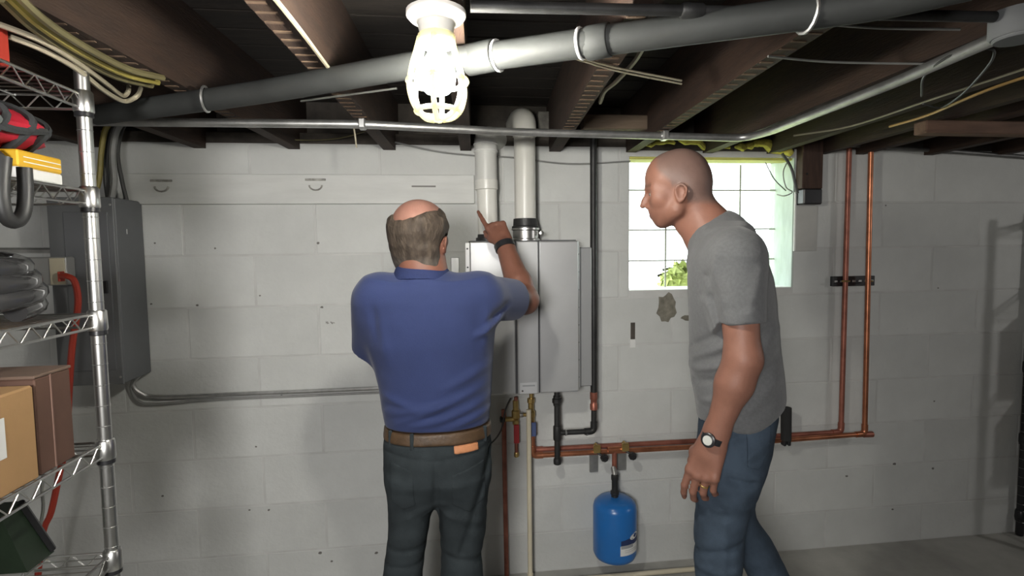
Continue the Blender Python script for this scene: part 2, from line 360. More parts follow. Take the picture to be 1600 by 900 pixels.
# (x at Y=1.5, slope, width)
joists = [(-1.98, .06, .05), (-1.56, .06, .05), (-1.14, .07, .05), (-.745, .075, .05), (-.305, .06, .055), (.045, .06, .05), (.435, .09, .055), (.835, .07, .05), (1.25, .05, .05), (1.585, .05, .045), (1.85, .06, .04), (2.06, .06, .045), (2.45, .06, .05), (2.85, .06, .05), (3.25, .06, .05), (3.65, .06, .05)]
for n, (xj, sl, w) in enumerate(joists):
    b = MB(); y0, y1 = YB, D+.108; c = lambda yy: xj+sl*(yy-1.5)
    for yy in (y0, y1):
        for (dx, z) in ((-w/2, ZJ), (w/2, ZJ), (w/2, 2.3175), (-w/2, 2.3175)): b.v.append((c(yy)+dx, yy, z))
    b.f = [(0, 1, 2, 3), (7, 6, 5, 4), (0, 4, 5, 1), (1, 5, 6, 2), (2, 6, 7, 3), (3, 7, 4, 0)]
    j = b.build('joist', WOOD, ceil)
    if n in (3, 4, 6, 7):                                   # ghost lines of the old plaster laths across the underside
        g = MB(); yy = .35; rn = random.Random(n)
        while yy < 2.2:
            g.box((c(yy)-w/2+.003, yy, ZJ-.0018), (c(yy)+w/2-rn.uniform(.003, .016), yy+rn.uniform(.006, .012), ZJ+.001)); yy += .047
        g.build('plaster_line', PLASTER, j); 
def woodblock(name, lo, hi, material, label, cat='wood block'): return tag(MB().box(lo, hi, .004).build(name, material), label, cat)
a, b_ = PY(912, 190, 2.3), PY(1030, 203, 2.3)
woodblock('blocking', (a[0], 2.29, b_[2]-.0), (b_[0], 2.36, a[2]+.03), BLOCKWOOD, 'pale wood blocking nailed between two joists left of the window')
a, b_ = PY(1442, 166, 1.9), PY(1598, 182, 1.9)
woodblock('blocking', (a[0], 1.88, 2.03), (b_[0]+.06, 1.94, 2.078), mat('brown_brace', (0.16, 0.09, 0.06), .75, var=.3, scale=6, stretch=(1, 8, 8)), 'reddish brown wood brace under the joists at upper right')
a, b_ = PY(842, 150, D-.02), PY(866, 185, D-.02)
woodblock('plaster_lump', (a[0], D+.0, 2.157), (b_[0]+.05, D+.1, 2.27), mat('old_plaster', (0.20, 0.19, 0.17), .95, var=.5, scale=14, bump=.9, bscale=25), 'grey mortar lump over the tall white vent pipe at the wall top', 'mortar')
# ------------------------------------------------------------------ pipes under the ceiling
dp = thing('drain_pipe', (0, 1.3, 2.0), 'long grey plastic drain pipe slung under the joists behind the lamp', 'pipe')
ZD = 2.045
pts = [PH(x, y_, ZD) for x, y_ in ((150, 180), (400, 145), (640, 103), (760, 89), (910, 68), (1100, 42), (1300, 15), (1400, -2), (1520, -30))]
MB().tube(spline(pts, 4), .030, 16).build('pipe', PVCG, dp, True)
def ring_at(px, py, L, r, material, name, parent):
    a = PH(px-20, py+4, ZD); b = PH(px+20, py-4, ZD); c = PH(px, py, ZD); d = (b-a)/np.linalg.norm(b-a)
    return MB().lathe(c-d*L/2, d, [(r*.96, 0), (r, .002), (r, L-.002), (r*.96, L)], 20).build(name, material, parent, True)
ring_at(752, 90, .07, .0345, PVCG, 'coupling', dp); ring_at(778, 87, .006, .0355, RINGW, 'glue_ring', dp)
ring_at(908, 68, .006, .0335, RINGW, 'glue_ring', dp); ring_at(935, 65, .05, .0345, PVCG, 'coupling', dp)
def hanger(px, py, r):
    c = PH(px, py, ZD); return MB().tube([c+np.array((0, -math.cos(a)*r, math.sin(a)*r)) for a in np.linspace(0, 2*math.pi, 16)[:-1]], .0035, 5, closed=True)
hanger(322, 155, .034).build('hanger_strap', EMT, dp, True); hanger(1260, 21, .034).build('hanger_strap', EMT, dp, True)
cz = 2.06
cp = thing('conduit', (0, 2.05, 2.04), 'long galvanised conduit along the wall top bending towards the camera at right', 'conduit')
pts = fillet([PH(140, 190, cz), PH(560, 194, cz), PH(800, 206, cz), PH(1163, 216, cz), PH(1205, 205, cz), PH(1400, 128, cz), PH(1600, 40, cz), PH(1720, -12, cz)], .06)
MB().tube(pts, .0148, 12).build('pipe', EMT, cp, True)
for (x, y_) in ((566, 194), (1038, 212)):
    c = PH(x, y_, cz); MB().box(c+np.array((-.012, -.022, -.018)), c+np.array((.012, .022, .018)), .004).build('strap', EMT, cp)
c = PH(552, 194, cz); cable('tie_wire', [c, c+np.array((0, .03, -.03)), c+np.array((.004, .03, -.075))], .003, CREAMC, 'short white tie hanging from the conduit above the left man', cat='tie')
ip = thing('iron_pipe', (.5, 1.06, 2.06), 'dark iron gas pipe crossing beside the lamp fixture at the top', 'pipe')
a, b_ = PH(735, 10, 2.067), PH(1080, 17, 2.067); d = (b_-a)/np.linalg.norm(b_-a)
MB().tube([a, b_, b_+d*.62], .0105, 12).build('pipe', IRON, ip, True); MB().lathe(b_-d*.02, d, [(.0125, 0), (.0145, .004), (.0145, .04), (.0125, .044)], 14).build('coupling', IRON, ip, True)
tp = [PY(1178, 216, D-.03), PY(1320, 226, D-.03), PY(1480, 236, D-.03), PY(1640, 248, D-.03)]
tag(MB().tube(tp, .011, 10).build('thin_conduit', mat('dull_conduit', (0.2, .2, .195), .5, .6, var=.3), smooth=True), 'thin dull conduit along the top of the right wall crossing the copper risers', 'conduit')
# wires
cable('white_cable', [PH(1022, 22, 2.11), PH(1015, 48, 2.11), PH(997, 88, 2.11), PH(965, 125, 2.10), PH(945, 142, 2.1), PH(938, 160, 2.1)], .007, CREAMC, 'white cable curving down behind the grey drain pipe at centre')
cable('lamp_wire', [PH(620, 138, 2.074), PH(560, 146, 2.074), PH(470, 158, 2.074)], .003, GREYCB, 'thin grey wire under the joists left of the lamp cage behind the drain pipe')
cable('joist_wire', [PH(895, 86, 2.072), PH(960, 105, 2.072), PH(1065, 126, 2.072)], .0028, CREAMC, 'upper of two thin wires stapled between joists right of centre')
cable('joist_wire', [PH(900, 92, 2.072), PH(970, 112, 2.072), PH(1065, 131, 2.072)], .0028, CREAMC, 'lower of two thin wires stapled between joists right of centre')
cable('cream_cable', [PH(-30, 42, 2.07), PH(60, 75, 2.05), PH(120, 108, 2.04), PH(160, 140, 2.03), PH(193, 158, 2.035), PH(214, 150, 2.05), PH(220, 138, 2.09)], .006, CREAMC, 'lower cream cable drooping above the wire rack at upper left')
cable('cream_cable', [PH(-30, 28, 2.07), PH(60, 62, 2.055), PH(120, 97, 2.05), PH(165, 130, 2.05), PH(190, 149, 2.05), PH(200, 144, 2.06), PH(201, 135, 2.09)], .006, CREAMC, 'upper cream cable drooping above the wire rack at upper left')
for i, (dx, dy, mt, lb) in enumerate([(0, 0, OLIVEC, 'olive flat cable under the leftmost joist nearest the camera'), (-8, 7, YELC, 'yellow cable beside the olive cables under the leftmost joist'), (-18, 12, OLIVEC, 'second olive cable under the leftmost joist left of the yellow one')]):
    cable('flat_cable', [PH(20+dx, -14+dy, 2.075), PH(70+dx, 32+dy, 2.06), PH(130+dx, 72+dy, 2.06), PH(200+dx, 108+dy, 2.06), PH(255+dx, 122+dy, 2.072)], .008, mt, lb)
cable('edge_cable', [PH(425, -8, 2.072), PH(470, 48, 2.07), PH(517, 111, 2.07)], .005, CREAMC, 'pale cable stapled along the lath marked joist left of the lamp')
cable('wall_top_wire', [PY(615, 222, D-.03), PY(680, 236, D-.03), PY(740, 243, D-.02), PY(800, 246, D-.02), PY(890, 256, D-.02), PY(985, 252, D-.02)], .004, GREYCB, 'thin grey wire sagging across the wall top behind the vent pipes')
cable('sagging_wire', [PY(390, 190, 2.5), PY(440, 212, 2.55), PY(470, 219, 2.58), PY(530, 216, 2.58), PY(580, 202, 2.5)], .003, OLIVEC, 'thin wire sagging from the conduit over the left wall top')
cable('hanging_wire', [PH(1240, 212, 2.07), PH(1330, 197, 2.072), PH(1460, 154, 2.072), PH(1600, 108, 2.072), PH(1680, 80, 2.072)], .0035, CREAMC, 'long pale wire stapled along the joist at right above the copper risers')
cable('hanging_wire', [PH(1390, 198, 2.03), PH(1450, 180, 2.03), PH(1540, 142, 2.04), PH(1640, 108, 2.06)], .004, mat('amber_cable', (0.42, .26, .09), .5), 'amber cable right of the long pale wire at upper right')
cable('wire_loop', [PH(1440, 150, 2.06), PH(1445, 118, 2.05), PH(1490, 85, 2.06), PH(1545, 76, 2.06), PH(1552, 90, 2.05), PH(1530, 120, 2.04), PH(1500, 150, 2.03), PH(1470, 168, 2.03), PH(1442, 162, 2.03)], .003, DARKC, 'dark loop of wire hanging under the joists at upper right')
cable('cross_wire', [PH(1200, 88, 2.07), PH(1300, 97, 2.075), PH(1450, 100, 2.075)], .0028, GREYCB, 'thin grey wire crossing the dark joist bay right of the drain pipe')
cable('cross_wire', [PH(1290, 38, 2.07), PH(1380, 44, 2.075), PH(1500, 46, 2.075)], .0028, GREYCB, 'thin grey wire crossing the joist bay under the right end of the drain pipe')
jb = thing('junction_box', PH(1590, 62, 2.06), 'pale grey round junction box cover at the top right corner', 'junction box')
c = PH(1592, 58, 2.03); MB().lathe(c, (0, 0, 1), [(.045, 0), (.05, .006), (.05, .04), (.05, .05)], 20).build('box', mat('dull_box_grey', (.16, .165, .17), .7, spec=.2), jb, True); MB().lathe(c-np.array((0, 0, .006)), (0, 0, 1), [(.04, 0), (.043, .003), (.043, .0065)], 20).build('cover', mat('dull_box_grey', (.16, .165, .17), .7), jb, True)
# ------------------------------------------------------------------ caged lamp
LC = PH(683, 20, 2.07); lx, ly = LC[0]-.002, LC[1]
lamp = thing('caged_lamp', (lx, ly, 2.075), 'glowing bulb in a plastic safety cage under the ceiling', 'lamp')
LW = mat('porcelain', (0.85, 0.84, 0.80), 0.3); CG = mat('cage_plastic', (0.93, 0.91, 0.72), 0.4)
_nt = CG.node_tree; _tl = _nt.nodes.new('ShaderNodeBsdfTranslucent'); _tl.inputs[0].default_value = (.93, .91, .72, 1); _mx = _nt.nodes.new('ShaderNodeMixShader'); _mx.inputs[0].default_value = .6
_nt.links.new(_nt.nodes['Principled BSDF'].outputs[0], _mx.inputs[1]); _nt.links.new(_tl.outputs[0], _mx.inputs[2]); _nt.links.new(_mx.outputs[0], _nt.nodes['Material Output'].inputs[0])
MB().lathe((lx, ly, 2.0755), (0, 0, -1), [(.05, 0), (.057, .004), (.057, .012), (.05, .020), (.036, .026), (.031, .05), (.029, .062)], 28).build('lamp_holder', LW, lamp, True)
MB().lathe((lx, ly, 2.030), (0, 0, -1), [(.033, 0), (.036, .003), (.036, .02), (.032, .023)], 20).build('cage_collar', CG, lamp, True)
bulb = MB().lathe((lx, ly, 2.012), (0, 0, -1), [(.014, 0), (.016, .016), (.025, .030), (.033, .050), (.035, .066), (.0325, .080), (.022, .092), (.004, .098)], 24).build('bulb', emat('bulb_glow', (1.0, 0.97, 0.88), BULB_EMIT), lamp, True)
cage = [(.034, 2.020), (.041, 1.995), (.050, 1.967), (.056, 1.938), (.056, 1.918), (.048, 1.893), (.032, 1.876), (.010, 1.869)]
for k in range(6):
    a = math.pi*(k/3+.12); MB().tube(spline([(lx+r*math.cos(a), ly+r*math.sin(a), z) for r, z in cage], 4), .0052, 8).build('cage_rib', CG, lamp, True)
for r, z in ((.0565, 1.941), (.042, 1.885)):
    MB().tube([(lx+r*math.cos(a), ly+r*math.sin(a), z) for a in np.linspace(0, 2*math.pi, 29)[:-1]], .0050, 8, closed=True).build('cage_ring', CG, lamp, True)
MB().lathe((lx, ly, 1.873), (0, 0, -1), [(.012, 0), (.013, .004), (.009, .008)], 14).build('cage_tip', CG, lamp, True)
# ------------------------------------------------------------------ water heater
HY = 2.405
wh = thing('water_heater', (.35, D, .97), 'silver grey tankless water heater hung on the white block wall', 'water heater')
hx0, hx1, hz0, hz1 = .112, .596, .972, 1.652
MB().box((hx0+.004, HY+.02, hz0+.006), (hx1-.004, D-.006, hz1-.006), .006).build('case', GREYC, wh)
s1, s2 = PY(807, 500, HY)[0], PY(842, 500, HY)[0]
MB().box((hx0, HY, hz0), (s1-.004, HY+.024, hz1), .006).build('cover_panel', SILVER, wh)
cs = MB().box((s1+.003, HY-.004, hz0), (s2-.003, HY+.024, hz1), .004).build('centre_strip', SILVER, wh)
MB().box((s2+.004, HY, hz0), (hx1, HY+.024, hz1), .006).build('cover_panel', SILVER, wh)
for x in (s1, s2): MB().box((x-.0045, HY+.004, hz0+.002), (x+.0045, HY+.02, hz1-.002)).build('seam', SEAM, wh)
a, b_ = PY(812, 598, HY-.004), PY(840, 616, HY-.004)
MB().box((a[0], HY-.006, b_[2]+.005), (b_[0]-.002, HY-.003, a[2]), .001).build('rating_label', SILVERL, cs)
MB().box((a[0]+.012, HY-.0072, a[2]-.018), (b_[0]-.012, HY-.0058, a[2]-.012)).build('print_line', LABELG, cs); MB().lathe((a[0]+.012, HY-.0055, b_[2]+.018), (0, -1, 0), [(.004, 0), (.004, .003)], 10).build('button', SEAM, cs, True)
MB().box((hx0+.006, HY+.026, hz1-.004), (hx1-.006, D-.01, hz1+.004), .001).build('top_plate', SEAM, wh)
# side flanges
fl = MB().box((hx0-.018, HY+.03, hz0+.01), (hx0+.006, HY+.036, hz1-.004), .002).build('side_flange', SILVERL, wh)
for z in np.linspace(hz0+.08, hz1-.03, 8): MB().lathe((hx0-.008, HY+.03, z), (0, -1, 0), [(.004, 0), (.004, .003), (.002, .0045)], 8).build('screw', SEAM, fl, True)
fr = MB().box((hx1-.006, HY+.03, hz0+.01), (hx1+.012, HY+.036, hz1-.02), .002).build('side_flange', SILVERL, wh)
for z in np.linspace(hz0+.06, hz1-.06, 8): MB().lathe((hx1+.004, HY+.03, z), (0, -1, 0), [(.004, 0), (.004, .003), (.002, .0045)], 8).build('screw', SEAM, fr, True)
a = PY(922, 388, HY+.10)[0]
MB().box((hx1-.02, HY+.07, hz0+.005), (a, D-.008, hz1-.03), .004).build('recess_box', GREYC, wh)
a, b_ = PY(704, 402, D-.06), PY(718, 432, D-.06)
MB().box((a[0], D-.06, 1.30), (b_[0], D-.006, a[2]), .003).build('side_bracket', SILVERL, wh)
# exhaust vent
VY = D-.13
ex = thing('exhaust_vent', (.39, VY, 1.66), 'tall white plastic vent pipe on a black and chrome collar, right of the pair', 'vent pipe')
xe = PY(820, 260, VY)[0]; re_ = PY(836.5, 260, VY)[0]-xe
zt = PY(815, 196, VY)[2]
MB().tube([(xe, VY, 1.66), (xe, VY, zt)], re_, 24).build('pipe', PVCW, ex, True)
MB().tube(fillet([(xe, VY, zt-.05), (xe, VY, zt+.02), (xe-.004, VY+.1, zt+.05), (xe-.004, D+.1, zt+.05)], .06), re_+.005, 24).build('elbow', PVCW, ex, True)
z1 = PY(820, 358, VY)[2]
MB().lathe((xe, VY, z1), (0, 0, 1), [(.062, 0), (.062, .012), (re_+.008, .016), (re_+.006, .046), (re_, .048)], 24).build('rubber_collar', RUBBER, ex, True)
mc = MB().lathe((xe, VY, 1.656), (0, 0, 1), [(.066, 0), (.066, .006), (.058, .01), (.058, z1-1.664), (.064, z1-1.660), (.064, z1-1.652)], 24).build('metal_collar', CHROME, ex, True)
MB().lathe((xe+.066, VY-.03, z1-.02), (0, -1, 0), [(.011, 0), (.011, .02), (.006, .022)], 12).build('clamp_screw', CHROME, mc, True)
# intake
xi = PY(762, 300, VY)[0]
it = thing('intake_vent', (xi, VY, 1.66), 'white plastic intake pipe with coupling, the one the left man points at', 'vent pipe')
ri = PY(777.5, 320, VY)[0]-PY(762, 320, VY)[0]
zc0, zc1, ze = PY(762, 297, VY)[2], PY(762, 281, VY)[2], PY(762, 236, VY)[2]
MB().tube([(xi, VY, 1.66), (xi-.004, VY, zc0+.01)], ri, 24).build('pipe', PVCW, it, True)
MB().lathe((xi-.005, VY, zc0), (0, 0, 1), [(ri+.001, 0), (ri+.006, .003), (ri+.006, zc1-zc0-.003), (ri+.002, zc1-zc0)], 24).build('coupling', PVCW, it, True)
MB().tube([(xi-.006, VY, zc1-.01), (xi-.006, VY, ze+.02)], ri+.004, 24).build('upper_pipe', mat('grey_white_pvc', (.60, .60, .57), .4), it, True)
MB().tube(fillet([(xi-.006, VY, ze), (xi-.006, VY+.005, ze+.055), (xi+.02, VY+.08, ze+.075), (xi+.1, D+.1, ze+.08)], .05), ri+.007, 24).build('elbow', mat('grey_white_pvc', (.6, .6, .57), .4), it, True)
for zz in (ze-.006, ze+.026): MB().lathe((xi-.006, VY, zz), (0, 0.05, 1), [(ri+.0095, 0), (ri+.0105, .002), (ri+.0095, .005)], 24).build('glue_ring', RINGW, it, True)
MB().lathe((xi, VY, 1.656), (0, 0, 1), [(ri+.012, 0), (ri+.012, .014), (ri+.004, .016), (ri+.003, .03)], 24).build('rubber_collar', RUBBER, it, True)
# ------------------------------------------------------------------ gas line
GYD = D-.115
gp = thing('gas_pipe', (.66, GYD, .6), 'black iron gas line dropping right of the heater with a drip leg', 'pipe')
P = lambda x, y_: PY(x, y_, GYD)
xg = P(927.5, 500)[0]
MB().tube([(xg, GYD, 2.157), (xg, GYD, P(928, 618)[2])], .0155, 14).build('riser', IRON, gp, True)
za, zb = P(928, 641)[2], P(928, 612)[2]
MB().lathe((xg, GYD, za), (0, 0, 1), [(.013, 0), (.018, .004), (.018, .03), (.015, .034), (.015, .05), (.018, .054), (.018, zb-za-.004), (.014, zb-za)], 14).build('copper_union', COPPERD, gp, True)
zh = P(900, 675)[2]
MB().tube(fillet([(xg, GYD, za+.002), (xg, GYD, zh), (P(871, 675)[0], GYD, zh)], .022), .0125, 14).build('elbow_run', IRON, gp, True)
MB().tube(fillet([(xg, GYD, zh+.045), (xg, GYD, zh), (xg-.045, GYD, zh)], .02), .0165, 14).build('elbow', IRON, gp, True)
xd = P(870.5, 670)[0]
MB().tube([(xd, GYD, hz0-.002), (xd, GYD, P(870, 722)[2])], .0135, 14).build('drip_leg', IRON, gp, True)
MB().lathe((xd, GYD, P(870, 634)[2]), (0, 0, 1), [(.017, 0), (.019, .012), (.023, .016), (.023, .034), (.018, .038), (.018, .048)], 8).build('union', IRON, gp)
MB().lathe((xd, GYD, zh-.034), (0, 0, 1), [(.0175, 0), (.019, .004), (.019, .064), (.0175, .068)], 14).build('tee', IRON, gp, True)
MB().lathe((xd, GYD, P(870, 726)[2]), (0, 0, 1), [(.012, 0), (.018, .004), (.019, .02), (.0165, .03)], 14).build('cap', IRON, gp, True)
for (x, y_) in ((884, 676), (917, 676)):
    MB().lathe(P(x, y_)-np.array((.004, 0, 0)), (1, 0, 0), [(.0135, 0), (.0145, .001), (.0135, .008)], 14).build('thread_ring', EMT, gp, True)
# ------------------------------------------------------------------ copper lines
CY = D-.055
def copper(name, ptsPix, r, label, Yp, fit, material=COPPER, extra=()):
    pts = [PY(x, y_, Yp) if len((x, y_)) == 2 else x for x, y_ in ptsPix]
    t = thing(name, pts[0], label, 'pipe')
    MB().tube(fillet(pts, .025), r, 12).build('pipe', material, t, True)
    for i in fit:
        a = pts[i]+(pts[i-1]-pts[i])/np.linalg.norm(pts[i-1]-pts[i])*.05; b = pts[i]+(pts[i+1]-pts[i])/np.linalg.norm(pts[i+1]-pts[i])*.05
        MB().tube(fillet([a, pts[i], b], .028), r+.003, 12).build('elbow', material, t, True)
    return t
cA = copper('copper_pipe', [(1327, 232), (1314, 675), (1090, 689), (832, 703), (829, 660)], .0125, 'copper water line, left riser and the upper of the two level runs', CY+.012, [1, 3], COPPERD)
cB = copper('copper_pipe', [(1361, 232), (1351, 678), (1090, 698), (832, 712), (832, 660)], .0125, 'copper water line, right riser and the lower of the two level runs', CY-.02, [1, 3])
p = PY(960, 703, CY-.02)
MB().tube([p, p+np.array((0, 0, PY(960, 742, CY-.02)[2]-p[2]))], .0125, 12).build('drop', COPPERD, cB, True)
MB().tube([p-np.array((.035, 0, -.002)), p+np.array((.035, 0, .002))], .0155, 12).build('tee', COPPER, cB, True)
for (x, y_) in ((1357, 679),): MB().tube([PY(x-8, y_, CY-.02), PY(x+6, y_-.5, CY-.02)], .0155, 12).build('end_cap', COPPERD, cB, True)
copper('drain_riser', [(787, 640), (789, 760), (792, 912)], .0115, 'dull copper pipe dropping to the floor beside the left man', CY, [], COPPERD)
for (x, y_, lb) in ((805, 650, 'red'), ):
    pass
vr = thing('service_valve', PY(807, 712, CY), 'brass service valve with red lever under the heater', 'valve')
P2 = lambda x, y_: PY(x, y_, CY)
MB().tube([P2(806, 620), P2(807, 712)], .009, 12).build('tail_pipe', COPPERD, vr, True)
MB().lathe(P2(806, 664), (0, 0, 1), [(.012, 0), (.016, .006), (.016, .03), (.02, .036), (.02, .07), (.014, .076), (.014, .12)], 8).build('body', BRASS, vr)
MB().box(P2(802, 690)-np.array((0, .03, 0)), P2(810, 661)-np.array((0, .02, 0)), .004).build('lever', REDP, vr)
MB().lathe(P2(806, 657), (0, -1, 0), [(.012, 0), (.012, .03), (.008, .034)], 10).build('stem', BRASS, vr, True)
MB().tube([P2(804, 655), P2(788, 655)], .012, 10).build('purge_port', BRASS, vr, True); MB().lathe(P2(789, 655), (-1, 0, 0), [(.015, 0), (.016, .004), (.016, .022), (.012, .025)], 12).build('purge_cap', BLACK, vr, True)
MB().lathe(P2(807, 714), (0, 0, 1), [(.009, 0), (.012, .004), (.012, .02), (.01, .024)], 12).build('end_cap', BRASS, vr, True)
vb = thing('service_valve', PY(830, 700, CY), 'brass service valve with blue lever under the heater', 'valve')
MB().tube([P2(830, 612), P2(831, 664)], .010, 12).build('tail_pipe', BRASS, vb, True)
MB().lathe(P2(830, 662), (0, 0, 1), [(.014, 0), (.017, .006), (.017, .03), (.02, .036), (.02, .06), (.014, .066), (.014, .10), (.018, .104), (.018, .125)], 8).build('body', BRASS, vb)
MB().box(P2(826, 679)-np.array((0, .035, 0)), P2(836, 657)-np.array((0, .024, 0)), .004).build('lever', BLUEP, vb)
MB().tube([P2(830, 648), P2(816, 648)], .009, 10).build('purge_port', BRASS, vb, True); MB().lathe(P2(817, 648), (-1, 0, 0), [(.012, 0), (.013, .004), (.013, .016), (.01, .018)], 12).build('purge_cap', CHROME, vb, True)
cable('power_cord', [PY(798, 622, D-.1), PY(790, 640, D-.12), PY(783, 672, D-.1), PY(768, 692, D-.06), PY(750, 700, D-.03)], .004, DARKC, 'black cord drooping from the heater behind the left man')
cd_ = thing('condensate_drain', PY(826, 890, CY-.03), 'cream plastic condensate pipe dropping to the floor and running right', 'pipe')
bz = .016; pb = PY(826, 640, CY-.062); xq = PY(828, 850, CY-.062)[0]
MB().tube(fillet([(pb[0], CY-.062, pb[2]), (xq, CY-.062, bz), (PY(1200, 870, CY-.062)[0], CY-.062, bz)], .03), .0115, 12).build('pipe', PVCC, cd_, True)
MB().tube(fillet([(xq, CY-.062, bz+.05), (xq, CY-.062, bz), (xq+.05, CY-.062, bz)], .025), .0145, 12).build('elbow', PVCC, cd_, True)
# tank
TYd = D-.125
tk = thing('expansion_tank', PY(960, 868, TYd), 'blue expansion tank hanging under the copper run', 'tank')
tx = PY(960.5, 825, TYd)[0]; tr_ = PY(993, 825, TYd)[0]-tx; tz0, tz1 = PY(960, 871, TYd)[2], PY(960, 776, TYd)[2]; th = tz1-tz0
MB().lathe((tx, TYd, tz0), (0, 0, 1), [(tr_*.35, 0), (tr_*.72, .004), (tr_*.92, .016), (tr_, .036), (tr_, th-.05), (tr_*.94, th-.028), (tr_*.75, th-.010), (tr_*.4, th-.002), (.02, th)], 32).build('tank_body', BLUE, tk, True)
MB().lathe((tx, TYd, tz1-.004), (0, 0, 1), [(.017, 0), (.017, .014), (.021, .018), (.021, .032), (.0155, .036), (.0155, .085), (.018, .09), (.018, .11), (.014, .114)], 12).build('connector', IRON, tk, True)
MB().tube([(tx, TYd, tz1+.10), (tx, TYd+.02, tz1+.13), PY(960, 738, CY-.02)], .0135, 12).build('neck_pipe', EMT, tk, True)
def curved(z0, z1, a0, a1, off, n=10, zf=None):
    b = MB(); vs = []
    for k in range(n+1):
        a = a0+(a1-a0)*k/n
        for z in (z0(a) if callable(z0) else z0, z1(a) if callable(z1) else z1):
            for rr in (tr_-.001, tr_+off): vs.append((tx+rr*math.sin(a), TYd-rr*math.cos(a), z))
    fs = []
    for k in range(n):
        o = k*4; q = o+4; fs += [(o+1, q+1, q+3, o+3), (o, o+2, q+2, q), (o, q, q+1, o+1), (o+2, o+3, q+3, q+2)]
    fs += [(0, 1, 3, 2), (n*4, n*4+2, n*4+3, n*4+1)]
    return b.add(vs, fs)
z = lambda y_: PY(965, y_, TYd-tr_*.9)[2]
lb = curved(z(868), z(853), -.05+.0, 1.08, .001).build('label', LABELW, tk, True); lb['label'] = 'white and navy sticker'
curved(z(853), lambda a: z(845-6*max(0, a)), -.02, 1.08, .0012).build('label_band', LABELN, lb, True)
curved(z(857), z(852), -.02, .62, .0016).build('label_stripe', LABELG, lb, True)
ce = .72; e = MB(); vs = []
for k in range(20):
    t = 2*math.pi*k/20; a = ce+.30*math.cos(t); zz = z(841)+.014*math.sin(t)+.004*math.cos(t); vs.append((tx+(tr_+.002)*math.sin(a), TYd-(tr_+.002)*math.cos(a), zz))
e.add(vs, [tuple(range(20))]); e.build('label_oval', LABELW, lb)
for k in range(2): curved(z(860+3*k)-.0006, z(860+3*k)+.0006, .15, .9, .0018).build('print_line', LABELG, lb)
for (x, y_, lb2) in ((938, 715, 'grey wall plate with black clamp knob left of the tank neck'), (982, 712, 'grey wall plate with black clamp knob right of the tank neck')):
    t = thing('pipe_hanger', PY(x-8, y_+22, D-.01), lb2, 'pipe hanger', 'pipe hangers above the blue tank')
    a, b_ = PY(x-17, y_-8, D-.012), PY(x-4, y_+22, D-.012)
    MB().box((a[0], D-.02, b_[2]), (b_[0], D-.005, a[2]), .003).build('wall_plate', EMT, t)
    c = PY(x-7, y_-15, CY-.02); MB().tube([c+np.array((0, math.cos(q)*.02, math.sin(q)*.02)) for q in np.linspace(0, 2*math.pi, 17)[:-1]], .006, 6, closed=True).build('clamp', BRASS, t, True)
    MB().box(c+np.array((-.018, -.028, -.018)), c+np.array((.018, -.012, .022)), .005).build('clamp_lug', BRASS, t)
    c2 = PY(x+6, y_-1, CY-.05); MB().tube([c+np.array((.005, -.01, -.02)), c2], .006, 8).build('stem', IRON, t, True)
    MB().lathe(c2+np.array((0, .015, -.004)), (0.1, -1, -.1), [(.01, 0), (.019, .006), (.02, .02), (.014, .03)], 8).build('knob', BLACK, t)
a = thing('pipe_sleeve', PY(1228, 690, CY), 'black foam sleeve upright on the copper run right of the right man', 'pipe sleeve')
c0, c1 = PY(1228, 694, CY-.04), PY(1228.5, 637, CY-.04); MB().tube([c0+np.array((0, 0, .022)), c1], .0255, 16).build('sleeve', FOAM, a, True)
for dx in (-.012, .012): MB().box(c0+np.array((dx-.008, -.015, -.006)), c0+np.array((dx+.008, .015, .024)), .004).build('clip_foot', BLACK, a)
st = thing('pipe_strap', PY(1332, 440, D-.02), 'black slotted strap bracket behind the two copper risers', 'bracket')
a, b_ = PY(1300, 432, D-.02), PY(1365, 446, D-.02)
MB().box((a[0], D-.028, b_[2]), (b_[0], D-.005, a[2]), .002).build('strap_bar', BLACK, st)
for i in range(7):
    x = a[0]+(b_[0]-a[0])*(i+.5)/7; MB().box((x-.008, D-.0295, (a[2]+b_[2])/2-.005), (x+.008, D-.0275, (a[2]+b_[2])/2+.005), .0005).build('slot', EMT, st)
for x in (1321, 1357):
    c = PY(x, 439, CY-.005); MB().tube([(c[0]+.018*math.cos(q), c[1]-.018*math.sin(q), c[2]) for q in np.linspace(0, math.pi, 9)], .004, 6).build('pipe_clip', BRASS, st, True)
# ------------------------------------------------------------------ beside the window
a, b_ = PY(1247, 240, D-.02), PY(1277, 296, D-.02)
ws = thing('wood_post_stub', (a[0], D-.03, b_[2]), 'short brown wood block with a black lower end right of the window', 'wood block')
MB().box((a[0], D-.06, b_[2]), (b_[0], D-.005, 2.157), .003).build('block', mat('brown_stub', (.052, .027, .018), .8, var=.4, scale=8, stretch=(8, 8, 1)), ws)
c = PY(1262, 300, D-.07); MB().box((a[0]+.002, D-.07, PY(1262, 320, D-.03)[2]), (b_[0]-.005, D-.005, b_[2]-.001), .006).build('black_end', BLACK, ws)
MB().lathe((c[0], D-.059, c[2]+.09), (0, -1, 0), [(.005, 0), (.005, .006), (.002, .008)], 8).build('nail', IRON, ws, True)
a, b_ = PY(1242, 322, D-.012), PY(1276, 392, D-.012)
tag(MB().box((a[0], D-.014, b_[2]), (b_[0], D-.0045, a[2]), .002).build('cover_plate', mat('cover_plate_paint', (.47, .465, .44), .7, var=.08), smooth=False), 'painted cover plate on the wall right of the window', 'plate')
cable('window_cable', [PY(1222, 240, D-.05), PY(1236, 262, D-.05), PY(1243, 290, D-.05), PY(1246, 302, D-.05)], .007, DARKC, 'thick dark cable dropping at the right edge of the window')
